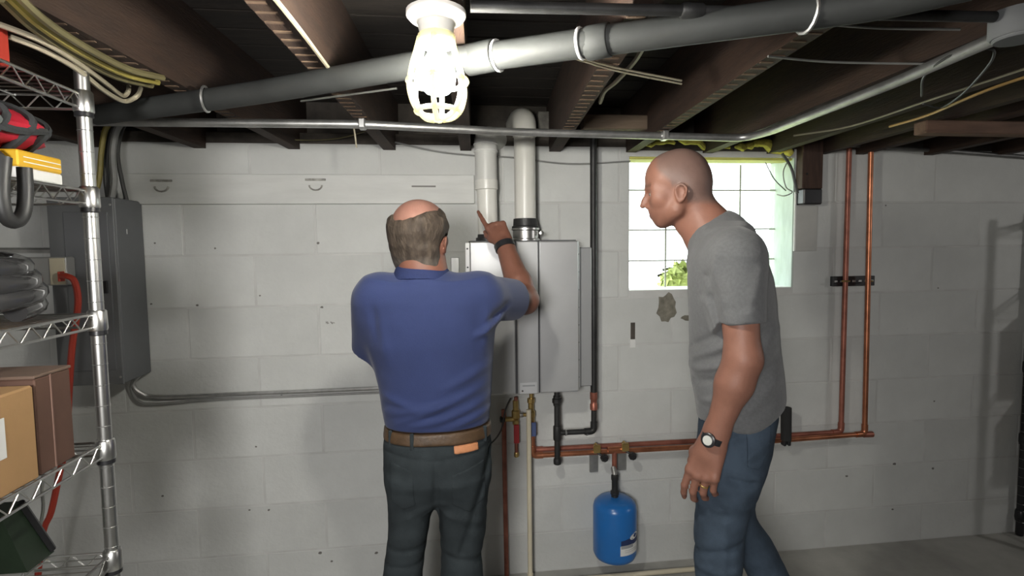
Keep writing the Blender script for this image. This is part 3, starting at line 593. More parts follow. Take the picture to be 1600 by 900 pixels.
cable('window_wire', [PY(1235, 245, D-.04), PY(1224, 268, D-.03), PY(1228, 292, D-.03), PY(1238, 300, D-.03), PY(1226, 306, D-.02), PY(1214, 304, D+.03)], .0028, GREYCB, 'thin grey wire looping in front of the right window reveal')
cable('window_wire', [PY(1196, 254, D-.03), PY(1210, 280, D-.02), PY(1228, 298, D-.02)], .0025, DARKC, 'thin dark wire across the upper right glass block')
cable('wall_tube', [PY(1243, 300, D-.01), PY(1242, 350, D-.01), PY(1241, 392, D-.01)], .006, RINGW, 'thin white tube down the wall edge beside the right window reveal', cat='tube')
# ------------------------------------------------------------------ electrical panel at left
ep = thing('electrical_panel', (-1.45, D, 1.08), 'grey steel electrical panel on the wall behind the wire rack', 'electrical panel')
EX0, EX1, EZ0, EZ1 = -1.555, -1.312, 1.085, 1.845; EYF = 2.425
MB().box((EX0, EYF, EZ0), (EX1, D-.006, EZ1), .006).build('box', PANELG, ep)
MB().box((EX0+.0, EYF-.012, EZ0+.0), (EX1+.0, EYF-.001, EZ1-.0), .004).build('cover', PANELL, ep)
dr = MB().box((EX0+.06, EYF-.018, EZ0+.06), (EX1-.02, EYF-.011, EZ1-.06), .003).build('door', PANELG, ep)
MB().box((EX1-.05, EYF-.026, 1.46), (EX1-.032, EYF-.017, 1.51), .002).build('latch', BLACK, dr)
for (px_, pz_) in ((EX0+.02, EZ1-.03), (EX0+.02, EZ0+.03), (EX1-.01, EZ1-.03), (EX1-.01, EZ0+.03)): MB().lathe((px_, EYF-.0115, pz_), (0, -1, 0), [(.005, 0), (.005, .003), (.002, .0045)], 8).build('screw', EMT, ep, True)
MB().box((EX1-.0015, 2.50, 1.70), (EX1+.0012, 2.504, 1.72), .0).build('chip', RINGW, ep)
Yw = D-.02
for i, (x0, r, mt, lb) in enumerate([(158, .010, YELC, 'yellow cable entering the panel top left of the others'), (166, .011, DARKC, 'black cable entering the panel top behind the rack post'), (176, .012, GREYCB, 'grey cable entering the panel top'), (184, .008, DARKC, 'thin dark cable at the wall corner above the panel')]):
    Yc = 2.50+.045*(i % 2); cable('panel_cable', [PY(x0+18, 188, Yc), PY(x0+6, 205, Yc), PY(x0, 240, Yc), PY(x0+(i-1)*3, 280, Yc), (EX1-.12+i*.035, Yc, EZ1-.004)], r, mt, lb)
cable('panel_feed', [(-1.335, 2.58, EZ0+.004), PY(208, 600, D-.04), PY(222, 615, D-.03), PY(250, 620, D-.022), PY(340, 617, D-.018), PY(480, 611.5, D-.018), PY(640, 605, D-.018), PY(735, 603, D-.018)], .0095, EMT, 'upper grey cable curving from under the panel along the wall', n=8)
cable('panel_feed', [(-1.345, 2.56, EZ0+.004), PY(205, 607, D-.035), PY(217, 627, D-.03), PY(245, 631, D-.02), PY(330, 624.5, D-.012), PY(480, 618, D-.012), PY(640, 611.5, D-.012), PY(735, 608, D-.012)], .006, GREYCB, 'lower thin grey cable looping under the panel along the wall', n=8)
tag(MB().tube([PY(-120, 391, D-.04), PY(10, 391, D-.04), PY(88, 391, D-.04)], .012, 12).build('short_conduit', EMT, smooth=True), 'level steel conduit entering the left side of the panel', 'conduit')
ob = thing('outlet_box', (-1.58, 2.37, 1.52), 'grey outlet box with an ivory face fixed to the left side of the panel', 'outlet')
YO = 2.345; a, b_ = PY(40, 402, YO), PY(104, 446, YO)
MB().box((a[0], YO+.004, b_[2]), (b_[0], 2.4065, a[2]), .005).build('box', mat('outlet_grey', (.36, .36, .35), .5, .3), ob)
MB().box((b_[0]-.055, YO-.003, b_[2]+.004), (b_[0]-.002, YO+.0035, a[2]-.004), .002).build('face_plate', mat('ivory_plate', (.50, .45, .33), .5), ob)
oc = thing('extension_cord', PY(95, 432, YO-.03), 'orange extension cord plugged into the outlet box beside the panel and hanging down', 'cord')
YQ = YO-.045
pts = [PY(95, 431, YO-.03), PY(106, 432, YQ), PY(117, 441, YQ), PY(122, 475, YQ), PY(113, 540, YQ), PY(108, 610, YQ), PY(104, 690, YQ), PY(93, 740, YQ), PY(80, 800, YQ), PY(64, 850, YQ), (PY(40, 900, YQ)[0], YQ, .014)]
MB().tube(spline(pts, 5), .0115, 8).build('cord', ORANGE, oc, True); MB().box(PY(90, 440, YO-.035), PY(101, 424, YO-.004), .004).build('plug', ORANGE, oc)
cable('grey_cord', [PX(70, 700, -1.1), PX(66, 760, -1.1), PX(58, 840, -1.1), (-1.1, 1.32, .5), (-1.1, 1.33, .006)], .004, GREYCB, 'thin grey cord hanging beside the orange cord behind the lower rack shelves')
# ------------------------------------------------------------------ wire rack
def rack(name, label, x0, x1, y0, y1, ztop, levels, material, vis=(1, 1, 1, 1), deck=True, post=.0155):
    t = thing(name, ((x0+x1)/2, (y0+y1)/2, 0), label, 'shelving')
    for (x, y_) in ((x0, y0), (x0, y1), (x1, y0), (x1, y1)):
        pb_ = MB().tube([(x, y_, 0.012), (x, y_, ztop)], post, 14).build('post', material, t, True)
        g = MB()
        for k in range(int((ztop-.1)/.0508)): g.tube([(x+(post+.0002)*math.cos(q), y_+(post+.0002)*math.sin(q), .08+k*.0508) for q in np.linspace(0, 2*math.pi, 13)[:-1]], .0009, 4, closed=True)
        tag(g.build('grooves', EMT, pb_), kind='stuff')
        MB().lathe((x, y_, 0), (0, 0, 1), [(.014, 0), (.018, .003), (.018, .014), (post+.001, .018)], 12).build('foot', BLACK, t, True)
    for z in levels:
        sh = MB(); edges = [((x1, y0), (x1, y1)), ((x0, y0), (x0, y1)), ((x0, y1), (x1, y1)), ((x0, y0), (x1, y0))]
        for (p, q) in edges:
            p, q = np.array((*p, z)), np.array((*q, z)); up = np.array((0, 0, .016)); L = np.linalg.norm(q-p)
            sh.tube([p+up, q+up], .0032, 6); sh.tube([p-up, q-up], .0032, 6)
            n = max(2, int(L/.062)); zz = []
            for k in range(2*n+1): zz.append(p+(q-p)*k/(2*n)+(up if k % 2 else -up))
            sh.tube(zz, .0021, 5)
        s_ = sh.build('shelf', material, t, True)
        if deck:
            dk = MB(); n = int((y1-y0)/.028)
            for k in range(1, n): yy = y0+(y1-y0)*k/n; dk.tube([(x0, yy, z+.0175), (x1, yy, z+.0175)], .0016, 4)
            for xx in np.linspace(x0, x1, 4)[1:-1]: dk.tube([(xx, y0, z+.0135), (xx, y1, z+.0135)], .0025, 5)
            tag(dk.build('deck_wire', material, s_), kind='stuff')
        for (x, y_) in ((x0, y0), (x0, y1), (x1, y0), (x1, y1)):
            co = MB().lathe((x, y_, z-.024), (0, 0, 1), [(post+.005, 0), (post+.0062, .004), (post+.0052, .046), (post+.002, .05)], 14).build('collar', material, s_, True)
            MB().lathe((x, y_, z-.036), (0, 0, 1), [(post+.001, 0), (post+.0042, .002), (post+.0036, .0115)], 12).build('clip', BLACK, s_, True)
    return t
RX, RY = -.836, 1.445; RX0 = -1.27
SH = [.857, 1.138, 1.457, 1.752, 1.975]
rack('wire_rack', 'chrome wire shelving rack along the left edge', RX0, RX, .45, RY, 2.076, [.12]+SH, CHROME)
top = lambda i: SH[i]+.0195
cb = thing('cardboard_box', (-1.0, 1.1, top(1)), 'tan cardboard box with a white label on the rack', 'box')
MB().box((-1.15, .98, top(1)), (-.838, 1.226, 1.352), .004).build('carton', CARD, cb)
for dy in (0,): MB().box((-1.15, 1.10, 1.3515), (-.838, 1.104, 1.3535)).build('flap_gap', CARDD, cb)
a = PX(0, 655, -.837); b_ = PX(11, 715, -.837); MB().box((-.838, a[1]-.08, b_[2]), (-.8365, b_[1], a[2]), .0004).build('label', LABELW, cb)
db = thing('dark_carton', (-1.0, 1.29, top(1)), 'dark brown carton beside the tan box on the rack', 'box')
MB().box((-1.16, 1.235, top(1)), (-.842, 1.345, 1.362), .003).build('carton', CARDD, db)
MB().box((-1.16, 1.279, top(1)+.002), (-.8405, 1.284, 1.3635), .001).build('edge_strip', mat('brown_edge', (.19, .11, .085), .7), db); MB().box((-1.16, 1.232, 1.3622), (-.84, 1.347, 1.369), .002).build('lid', mat('lid_brown', (.18, .12, .09), .7, var=.2), db)
# coiled hose
hc = thing('coiled_hose', (-1.02, 1.18, top(2)), 'shiny black hose coiled on the middle rack shelf', 'hose')
pts = []
for k in range(78):
    a = k*2*math.pi/20; R_ = .140+.012*math.sin(k*.37); pts.append((-1.015+R_*math.cos(a), 1.245+R_*math.sin(a), top(2)+.026+.030*k/20+.004*math.sin(k*.9)))
MB().tube(pts, .0235, 10).build('hose', HOSEB, hc, True); MB().lathe(pts[-1], np.array(pts[-1])-np.array(pts[-2]), [(.02, 0), (.024, .004), (.024, .04), (.016, .044)], 12).build('cuff', BLACK, hc, True)
yb = thing('yellow_box', (-.98, 1.28, top(3)), 'yellow box with white stripes under the red bag on the rack', 'box')
MB().box((-1.10, 1.235, top(3)), (-.842, 1.365, top(3)+.024), .003).build('white_base', LABELW, yb)
MB().box((-1.10, 1.235, top(3)+.0245), (-.842, 1.365, top(3)+.058), .003).build('yellow_lid', YELB, yb)
for k in range(2): MB().box((-.843, 1.25, top(3)+.034+.010*k), (-.8412, 1.36, top(3)+.036+.010*k)).build('stripe', LABELW, yb)
# red bag
rb = thing('red_bag', (-.97, 1.27, 1.855), 'red nylon bag with black straps on the upper rack shelf', 'bag')
def lump(cs, nu=20, nv=12, seed=0):
    rn = random.Random(seed); b = MB()
    for (c, r) in cs:
        c = np.array(c); vs = []; fs = []
        for i in range(nv+1):
            for j in range(nu):
                th_, ph = math.pi*i/nv, 2*math.pi*j/nu; w = 1+.06*math.sin(5*ph+3*th_+seed)+.04*math.sin(9*th_+2*ph)
                vs.append(c+np.array(r)*w*np.array((math.sin(th_)*math.cos(ph), math.sin(th_)*math.sin(ph), math.cos(th_))))
        for i in range(nv):
            for j in range(nu): fs.append((i*nu+j, i*nu+(j+1) % nu, (i+1)*nu+(j+1) % nu, (i+1)*nu+j))
        b.add(vs, fs)
    return b
BC = np.array((-.93, 1.235, 1.880)); BR = np.array((.092, .175, .047))
lump([(BC, BR)], 28, 16, 2).build('bag_body', CLOTHR, rb, True)
for yy in (1.13, 1.20, 1.27, 1.34):
    kk = math.sqrt(1-((yy-BC[1])/BR[1])**2)
    MB().tube([(BC[0]+BR[0]*kk*1.04*math.cos(q), yy+.012*math.sin(3*q), BC[2]+BR[2]*kk*1.06*math.sin(q)) for q in np.linspace(-1.2, 1.9, 14)], .0085, 6).build('strap', STRAP, rb, True)
MB().tube([(BC[0]+BR[0]*math.sqrt(1-((y_-BC[1])/BR[1])**2)*1.02, y_, BC[2]-.006+.010*math.sin((y_-1)*22)) for y_ in np.linspace(1.08, 1.395, 12)], .008, 6).build('strap', STRAP, rb, True)
lump([((-.842, 1.17, 1.876), (.018, .02, .016))], 10, 8).build('buckle', mat('grey_buckle', (.12, .14, .14), .4), rb, True)
dk = thing('tool_case', (-1.0, 1.1, top(3)), 'dark grey case under the red bag at the left edge', 'case')
MB().box((-1.12, 1.02, top(3)), (-.85, 1.225, 1.826), .012).build('case', mat('dark_case', (.045, .043, .042), .5, var=.2), dk); MB().box((-.852, 1.05, 1.795), (-.846, 1.2, 1.801), .001).build('lid_seam', SEAM, dk)
lp = [PX(x, y_, -.80) for x, y_ in ((6, 246), (2, 300), (8, 336), (22, 347), (36, 334), (40, 300), (38, 262))]
hl = tag(MB().tube(spline(lp, 4), .013, 10).build('handle_loop', RUBBER, smooth=True), 'thick black rubber loop hanging off the rack below the red bag', 'handle')
rt = thing('red_case', (-.95, 1.17, top(4)), 'red case on the top rack shelf at the left edge', 'case')
a = PX(19, 100, -.86); MB().box((-1.0, .95, top(4)), (-.86, a[1], top(4)+.085), .006).build('case', mat('red_case_plastic', (.40, .035, .02), .5), rt); MB().box((-.9, 1.0, top(4)+.086), (-.88, 1.1, top(4)+.1), .003).build('handle', BLACK, rt)
db2 = tag(lump([((-1.03, 1.25, 1.976-.025+.0), (.11, .16, .0))], 12, 8).build('unused', STRAP) if False else MB().box((-1.2, 1.03, top(4)), (-1.02, 1.4, top(4)+.035), .008).build('folded_tarp', STRAP), 'folded dark tarp on the top rack shelf', 'tarp')
gb = thing('green_bag', (-1.02, 1.2, top(0)), 'dark green long bag leaning on the lowest visible rack shelf', 'bag')
a0, a1 = PX(19, 800, -1.0), PX(74, 915, -1.0); d = np.array((0, a1[1]-a0[1], a1[2]-a0[2]))
q0, q1, q2, q3 = PX(0, 806, -.98), PX(34, 783, -.98), PX(88, 905, -.98), PX(44, 905, -.98)
for q in (q2, q3): q[2] = top(0)+.001
MB().prism([q0, q1, q2, q3], (-.10, 0, 0)).build('bag', GREEN, gb)
qq = (q1*.9+q0*.1, q2*.9+q3*.1); MB().tube([qq[0]+np.array((.002, 0, 0)), qq[1]+np.array((.002, 0, .012))], .008, 8).build('piping', BLACK, gb, True)
# right-hand rack, mostly beyond the frame
rr = rack('black_rack', 'black wire shelving rack at the right edge of the frame', 3.14, 3.6, 2.27, 2.60, 1.78, [.12, .55, .95, 1.36, 1.72], BLACK, deck=True, post=.019)
for i, (z, h, y0, y1, c) in enumerate([(.5695, .27, 2.25, 2.56, CARD), (.9695, .30, 2.25, 2.56, CARDD)]):
    t = thing('storage_box', (3.25, 2.4, z), ['tan box on the second shelf of the black rack', 'dark brown box on the middle shelf of the black rack'][i], 'box')
    MB().box((3.18, 2.30, z), (3.56, y1, z+h), .004).build('carton', c, t); MB().box((3.175, 2.297, z+h+.0005), (3.565, y1+.003, z+h+.008), .002).build('lid', c, t)
# ------------------------------------------------------------------ people: implicit bodies turned into meshes
def nrm(v): v = np.array(v, float); return v/np.linalg.norm(v)
def wob(x, y, z, seed=0, fr=9.0):
    rn = np.random.RandomState(seed); s = 0
    for k in range(5):
        d = rn.normal(size=3); d /= np.linalg.norm(d); s = s+np.sin((x*d[0]+y*d[1]+z*d[2])*fr*(1+.45*k)+rn.rand()*6.28)/(1+.5*k)
    return s/3
class SDF:
    def __init__(s, lo, hi, h):
        s.lo = np.array(lo, float); s.h = h; s.n = np.ceil((np.array(hi)-s.lo)/h).astype(int)+1
        s.g = np.full(s.n, 9.0, np.float32); s.ax = [(s.lo[i]+np.arange(s.n[i])*h).astype(np.float32) for i in range(3)]
    def sub(s, a, b):
        i0 = np.clip(np.floor((np.array(a)-s.lo)/s.h).astype(int), 0, s.n); i1 = np.clip(np.ceil((np.array(b)-s.lo)/s.h).astype(int)+1, 0, s.n)
        sl = tuple(slice(int(i0[i]), int(i1[i])) for i in range(3))
        return sl, s.ax[0][sl[0]][:, None, None], s.ax[1][sl[1]][None, :, None], s.ax[2][sl[2]][None, None, :]
    def put(s, fn, a, b, k, op='u'):
        pad = k+3*s.h; sl, x, y, z = s.sub(np.array(a)-pad, np.array(b)+pad); g = s.g[sl]
        if g.size == 0: return s
        d = fn(x, y, z).astype(np.float32); k = max(k, 1e-5)
        if op == 'u': h = np.maximum(k-np.abs(g-d), 0)/k; g[...] = np.minimum(g, d)-h*h*k*.25
        elif op == 's': h = np.maximum(k-np.abs(g+d), 0)/k; g[...] = np.maximum(g, -d)+h*h*k*.25
        else: g[...] = np.maximum(g, d)
        return s
    def rc(s, a, b, ra, rb, k=.02, op='u', cut=None, flat=None):
        a = np.array(a, float); b = np.array(b, float); ab = b-a; L2 = float(ab@ab)+1e-9
        def fn(x, y, z):
            px, py, pz = x-a[0], y-a[1], z-a[2]; bb = ab
            if flat is not None:
                f, sc = flat; f = nrm(f); q = (px*f[0]+py*f[1]+pz*f[2])*(1/sc-1); px, py, pz = px+q*f[0], py+q*f[1], pz+q*f[2]; bb = ab+f*float(ab@f)*(1/sc-1)
            l2 = float(bb@bb)+1e-9; t = np.clip((px*bb[0]+py*bb[1]+pz*bb[2])/l2, 0, 1)
            d = np.sqrt((px-t*bb[0])**2+(py-t*bb[1])**2+(pz-t*bb[2])**2)-(ra+(rb-ra)*t)
            if flat is not None: d = d*min(1, flat[1])**.5
            if cut is not None: c, n = cut; n = nrm(n); d = np.maximum(d, (x-c[0])*n[0]+(y-c[1])*n[1]+(z-c[2])*n[2])
            return d
        r = max(ra, rb); return s.put(fn, np.minimum(a, b)-r, np.maximum(a, b)+r, k, op)
    def ell(s, c, rad, R=None, k=.02, op='u'):
        c = np.array(c, float); rad = np.array(rad, float); R = np.eye(3) if R is None else np.array(R)   # columns = axes
        def fn(x, y, z):
            p = (x-c[0], y-c[1], z-c[2]); q = [p[0]*R[0, i]+p[1]*R[1, i]+p[2]*R[2, i] for i in range(3)]
            k0 = np.sqrt(sum((q[i]/rad[i])**2 for i in range(3)))+1e-6; k1 = np.sqrt(sum((q[i]/rad[i]**2)**2 for i in range(3)))+1e-6
            return k0*(k0-1)/k1
        ext = np.sqrt(((R*rad)**2).sum(1)); return s.put(fn, c-ext, c+ext, k, op)
    def loft(s, st, k=.02, n=2.3, off=0.0, op='u', zlo=None, zhi=None, disp=None):
        # stations (z, cx, cy, a, b) along z, smoothed
        st = np.array(sorted(st), float); zz = np.linspace(st[0, 0], st[-1, 0], 200)
        cols_ = [np.interp(zz, st[:, 0], st[:, i]) for i in range(1, 5)]
        ker = np.hanning(15); ker /= ker.sum(); cols_ = [np.convolve(np.pad(c, 7, mode='edge'), ker, 'valid') for c in cols_]
        z0 = st[0, 0] if zlo is None else zlo; z1 = st[-1, 0] if zhi is None else zhi
        def fn(x, y, z):
            cx, cy, a, b = [np.interp(z, zz, c).astype(np.float32) for c in cols_]; a = a+off; b = b+off
            q = (np.abs((x-cx)/a)**n+np.abs((y-cy)/b)**n)**(1/n); d = (q-1)*np.minimum(a, b)
            if disp is not None: d = d-disp(x, y, z)
            return np.maximum(d, np.maximum(z0-z, z-z1))
        A, B = st[:, 3]+abs(off)+.02, st[:, 4]+abs(off)+.02
        return s.put(fn, ((st[:, 1]-A).min(), (st[:, 2]-B).min(), z0), ((st[:, 1]+A).max(), (st[:, 2]+B).max(), z1), k, op)
    def disp(s, fn):
        m = np.abs(s.g) < .06; i = np.nonzero(m); s.g[m] += fn(s.ax[0][i[0]], s.ax[1][i[1]], s.ax[2][i[2]]).astype(np.float32); return s
    def mesh(s, smooth=2):
        g = s.g; ins = g < 0; c = np.zeros(tuple(np.array(g.shape)-1), np.int8)
        offs = [(i, j, k) for i in (0, 1) for j in (0, 1) for k in (0, 1)]
        for i, j, k in offs: c += ins[i:g.shape[0]-1+i, j:g.shape[1]-1+j, k:g.shape[2]-1+k]
        act = np.nonzero((c > 0) & (c < 8)); N = len(act[0]); idg = np.full(c.shape, -1, np.int32); idg[act] = np.arange(N)
        vals = np.stack([g[act[0]+i, act[1]+j, act[2]+k] for i, j, k in offs], 1); acc = np.zeros((N, 3)); cnt = np.zeros(N)
        for p in range(8):
            for ax in range(3):
                q = p | (4 >> ax)
                if q == p: continue
                a, b = vals[:, p], vals[:, q]; m = (a < 0) != (b < 0); t = a[m]/(a[m]-b[m]); o = np.tile(np.array(offs[p], float), (m.sum(), 1)); o[:, ax] += t; acc[m] += o; cnt[m] += 1
        V = acc/cnt[:, None]+np.stack(act, 1)
        Q = []
        for ax in range(3):
            sl0 = [slice(None)]*3; sl1 = [slice(None)]*3; sl0[ax] = slice(0, -1); sl1[ax] = slice(1, None)
            A, B = ins[tuple(sl0)], ins[tuple(sl1)]; e = np.nonzero(A != B); u, w = (ax+1) % 3, (ax+2) % 3
            ok = (e[u] > 0) & (e[w] > 0) & (e[u] < c.shape[u]) & (e[w] < c.shape[w]); e = [v[ok] for v in e]
            def cid(du, dw): i = [v.copy() for v in e]; i[u] += du; i[w] += dw; return idg[tuple(i)]
            q = np.stack([cid(-1, -1), cid(0, -1), cid(0, 0), cid(-1, 0)], 1); fl_ = ~A[tuple(e)]; q[fl_] = q[fl_][:, ::-1]; Q.append(q)
        Q = np.concatenate(Q); Q = Q[(Q >= 0).all(1)]
        for _ in range(smooth):
            s_ = np.zeros_like(V); n_ = np.zeros(N)
            for i in range(4):
                a, b = Q[:, i], Q[:, (i+1) % 4]
                for d in range(3): s_[:, d] += np.bincount(a, V[b, d], N)+np.bincount(b, V[a, d], N)
                n_ += np.bincount(a, minlength=N)+np.bincount(b, minlength=N)
            V = V*.4+.6*s_/np.maximum(n_, 1)[:, None]
        return s.lo+V*s.h, Q
def sdf_obj(name, field, material, parent=None, color=None, smooth=2, xf=None, origin=None):
    V, Q = field.mesh(smooth); me = bpy.data.meshes.new(name); o = bpy.data.objects.new(name, me); COL.objects.link(o)
    Cc = color(V) if color else None
    Wv = V if xf is None else V @ xf[0].T+xf[1]
    org = np.array(ORG[parent.name]) if parent is not None else np.array(origin); Wv = Wv-org
    me.vertices.add(len(Wv)); me.vertices.foreach_set('co', Wv.astype(np.float32).ravel())
    me.loops.add(len(Q)*4); me.loops.foreach_set('vertex_index', Q.astype(np.int32).ravel())
    me.polygons.add(len(Q)); me.polygons.foreach_set('loop_start', np.arange(0, len(Q)*4, 4, dtype=np.int32))
    me.update(calc_edges=True); me.validate()
    me.polygons.foreach_set('use_smooth', [True]*len(me.polygons)); me.materials.append(material)
    if Cc is not None:
        at = me.color_attributes.new('Col', 'FLOAT_COLOR', 'POINT'); at.data.foreach_set('color', np.concatenate([Cc, np.ones((len(Cc), 1))], 1).astype(np.float32).ravel())
    if parent is not None: o.parent = parent
    else: o.location = org
    ORG[o.name] = tuple(org); return o
def frame(fw, up):
    fw = nrm(fw); lf = nrm(np.cross(up, fw)); u = np.cross(fw, lf); return np.stack([fw, lf, u], 1)      # columns: forward, left, up
def add_head(S, O, R, sc=1.0, wide=1.0):
    T = lambda p: O+R @ (np.array(p, float)*np.array((sc, sc*wide, sc)))
    E = lambda c, r, k=.02, op='u', R2=None: S.ell(T(c), np.array(r)*np.array((sc, sc*wide, sc)), R if R2 is None else R @ R2, k*sc, op)
    K = lambda a, b, ra, rb, k=.01, op='u': S.rc(T(a), T(b), ra*sc, rb*sc, k*sc, op)
    E((-.010, 0, .047), (.084, .074, .084), .001)
    E((.036, 0, .048), (.050, .060, .060), .03)
    E((-.045, 0, .015), (.046, .060, .055), .03)
    E((.034, 0, -.013), (.043, .056, .060), .025)
    E((.026, 0, -.050), (.036, .046, .034), .025)
    S.ell(T((.040, 0, -.071)), np.array((.016, .020, .015))*sc, R, .02*sc)
    for t in (-1, 1):
        K((-.012, t*.053, -.015), (-.002, t*.050, -.044), .014, .014, .03); K((-.002, t*.050, -.044), (.038, t*.014, -.072), .014, .012, .025)
        E((.048, t*.044, -.010), (.020, .018, .018), .025)                       # cheekbone
        K((.080, t*.010, .020), (.060, t*.045, .021), .0078, .009, .012)          # brow
        E((.083, t*.031, .001), (.017, .019, .012), .010, 's')                    # eye socket
        E((.060, t*.031, .003), (.0135, .0145, .0135), .002)                       # lids over the eye
        K((.0725, t*.020, .006), (.066, t*.043, .005), .0022, .002, .004)
        E((.077, t*.0105, -.030), (.012, .0075, .0075), .010)                        # nostril wing
    E((.050, 0, -.048), (.024, .028, .020), .015)
    K((.077, 0, .012), (.0885, 0, -.012), .0075, .0082, .010); K((.0885, 0, -.012), (.0945, 0, -.027), .0082, .0086, .006)
    for t in (-1, 1):
        K((.0715, 0, -.0475), (.060, t*.020, -.0515), .0052, .003, .004); K((.0690, 0, -.0585), (.059, t*.019, -.0545), .0058, .003, .004)
    K((.0765, -.02, -.0530), (.0765, .02, -.0530), .0022, .0022, .003, 's')
    for t in (-1, 1):                                                             # ears
        w = 1.0; Rt = np.array(Matrix.Rotation(math.radians(-8), 3, 'Y')) @ np.array(Matrix.Rotation(math.radians(t*14), 3, 'Z'))
        E((-.012, t*.073, -.002), (.016, .0075, .026), .004, 'u', Rt)
        E((-.008, t*.082, -.001), (.009, .006, .016), .003, 's', Rt)
        pts = [(.001, t*.074, -.004), (.004, t*.077, .013), (-.003, t*.080, .026), (-.015, t*.083, .028), (-.025, t*.085, .017), (-.025, t*.083, .000), (-.017, t*.078, -.016), (-.007, t*.075, -.023)]
        pts = [(q[0], q[1], q[2]*.93-.004) for q in spline(pts, 3)]
        for a, b in zip(pts[:-1], pts[1:]): K(a, b, .0034, .0034, .003)
        K((.002, t*.076, -.002), (.001, t*.075, .006), .004, .003, .003)
    return T
def add_hand(S, O, d, w, sc=1.0, bend=(.5, .5, .5, .5), prox=None, thumb=(.5, .3), spread=.05, mirror=1):
    # d along the hand, w towards the thumb, n = back of the hand
    d = nrm(d); w = nrm(np.array(w)-d*np.dot(w, d)); n = nrm(np.cross(d, w))*mirror
    P = lambda a, b, c: O+(d*a+w*b+n*c)*sc
    offs = (.030, .010, -.010, -.029); kn = (.088, .092, .087, .079); ln = ((.042, .025, .022), (.046, .029, .023), (.043, .027, .022), (.034, .021, .020))
    prox = prox or (.35, .4, .45, .5); tips = []; mids = S.mids = []
    S.rc(O-d*.02*sc, P(.03, 0, 0), .028*sc, .030*sc, .02, flat=(n, .72))
    for i in range(4):
        S.rc(P(.012, offs[i]*.6, 0), P(kn[i], offs[i], .002), .0155*sc, .0112*sc, .012)
        p = P(kn[i], offs[i], .001); ang = prox[i]; sp = (1.5-i)*spread
        S.ell(P(kn[i]-.002, offs[i], .005), np.array((.0095,)*3)*sc, None, .006)
        for j in range(3):
            v = d*math.cos(ang)-n*math.sin(ang)+w*sp*(1 if j == 0 else .4); q = p+nrm(v)*ln[i][j]*sc
            if j == 0: p0_, p1_ = p, q
            r0, r1 = ((.0098, .0089), (.0089, .0080), (.0080, .0066))[j]; f = (.98, 1, .97, .86)[i]
            S.rc(p, q, r0*f*sc, r1*f*sc, .0035); p = q; ang += bend[i]*(1.0 if j == 0 else .75)
        tips.append(p); mids.append((p0_, p1_))
    S.rc(P(.022, .014, -.006), P(.048, .036, -.012), .018*sc, .0135*sc, .014)
    p = P(.044, .036, -.012); a, b = thumb
    v = nrm(d*math.cos(a)+w*math.sin(a)-n*.35); q = p+v*.034*sc; S.rc(p, q, .0120*sc, .0102*sc, .006)
    v = nrm(d*math.cos(a-b)+w*math.sin(a-b)-n*.45); t = q+v*.028*sc; S.rc(q, t, .0102*sc, .0078*sc, .004)
    return d, w, n, tips
SKINA = mat('skin_tone', (1, 1, 1), .5, var=.10, scale=30, bump=.12, bscale=220, attr=True, spec=.35)
HAIRM = mat('greying_hair', (1, 1, 1), .7, var=.35, scale=70, bump=1.0, bscale=110, attr=True, spec=.25, stretch=(1, 1, .35))
EYE = mat('eye_white', (.42, .38, .35), .3)
POLO = mat('blue_polo_cloth', (.0285, .041, .115), .85, var=.12, scale=5, bump=.22, bscale=420, spec=.2, sheen=.15)
POLOC = mat('blue_polo_collar', (.023, .033, .095), .85, var=.1, scale=40, bump=.4, bscale=300, spec=.2)
TEE = mat('grey_tee_cloth', (.126, .128, .131), .9, var=.12, scale=120, bump=.22, bscale=420, spec=.15, sheen=.15)
JEANL = mat('dark_denim', (.034, .042, .046), .9, var=.3, scale=9, bump=.35, bscale=500, spec=.15)
JEANR = mat('blue_denim', (.053, .074, .102), .9, var=.35, scale=9, bump=.35, bscale=500, spec=.15)
LEATH = mat('brown_leather', (.085, .050, .026), .5, var=.3, scale=20, bump=.3, bscale=120)
TAB = mat('tan_leather_tab', (.52, .22, .10), .6, var=.15, scale=50)
STITCH = mat('tan_stitch', (.20, .15, .08), .8)
SHOE = mat('dark_shoe', (.04, .032, .028), .5)
def skin_color(V, base, red, seed):
    n = wob(V[:, 0], V[:, 1], V[:, 2], seed, 22)[:, None]; return np.clip(np.array(base)*(1+.07*n)+np.array(red)*.06*np.maximum(n, 0), 0, 1)
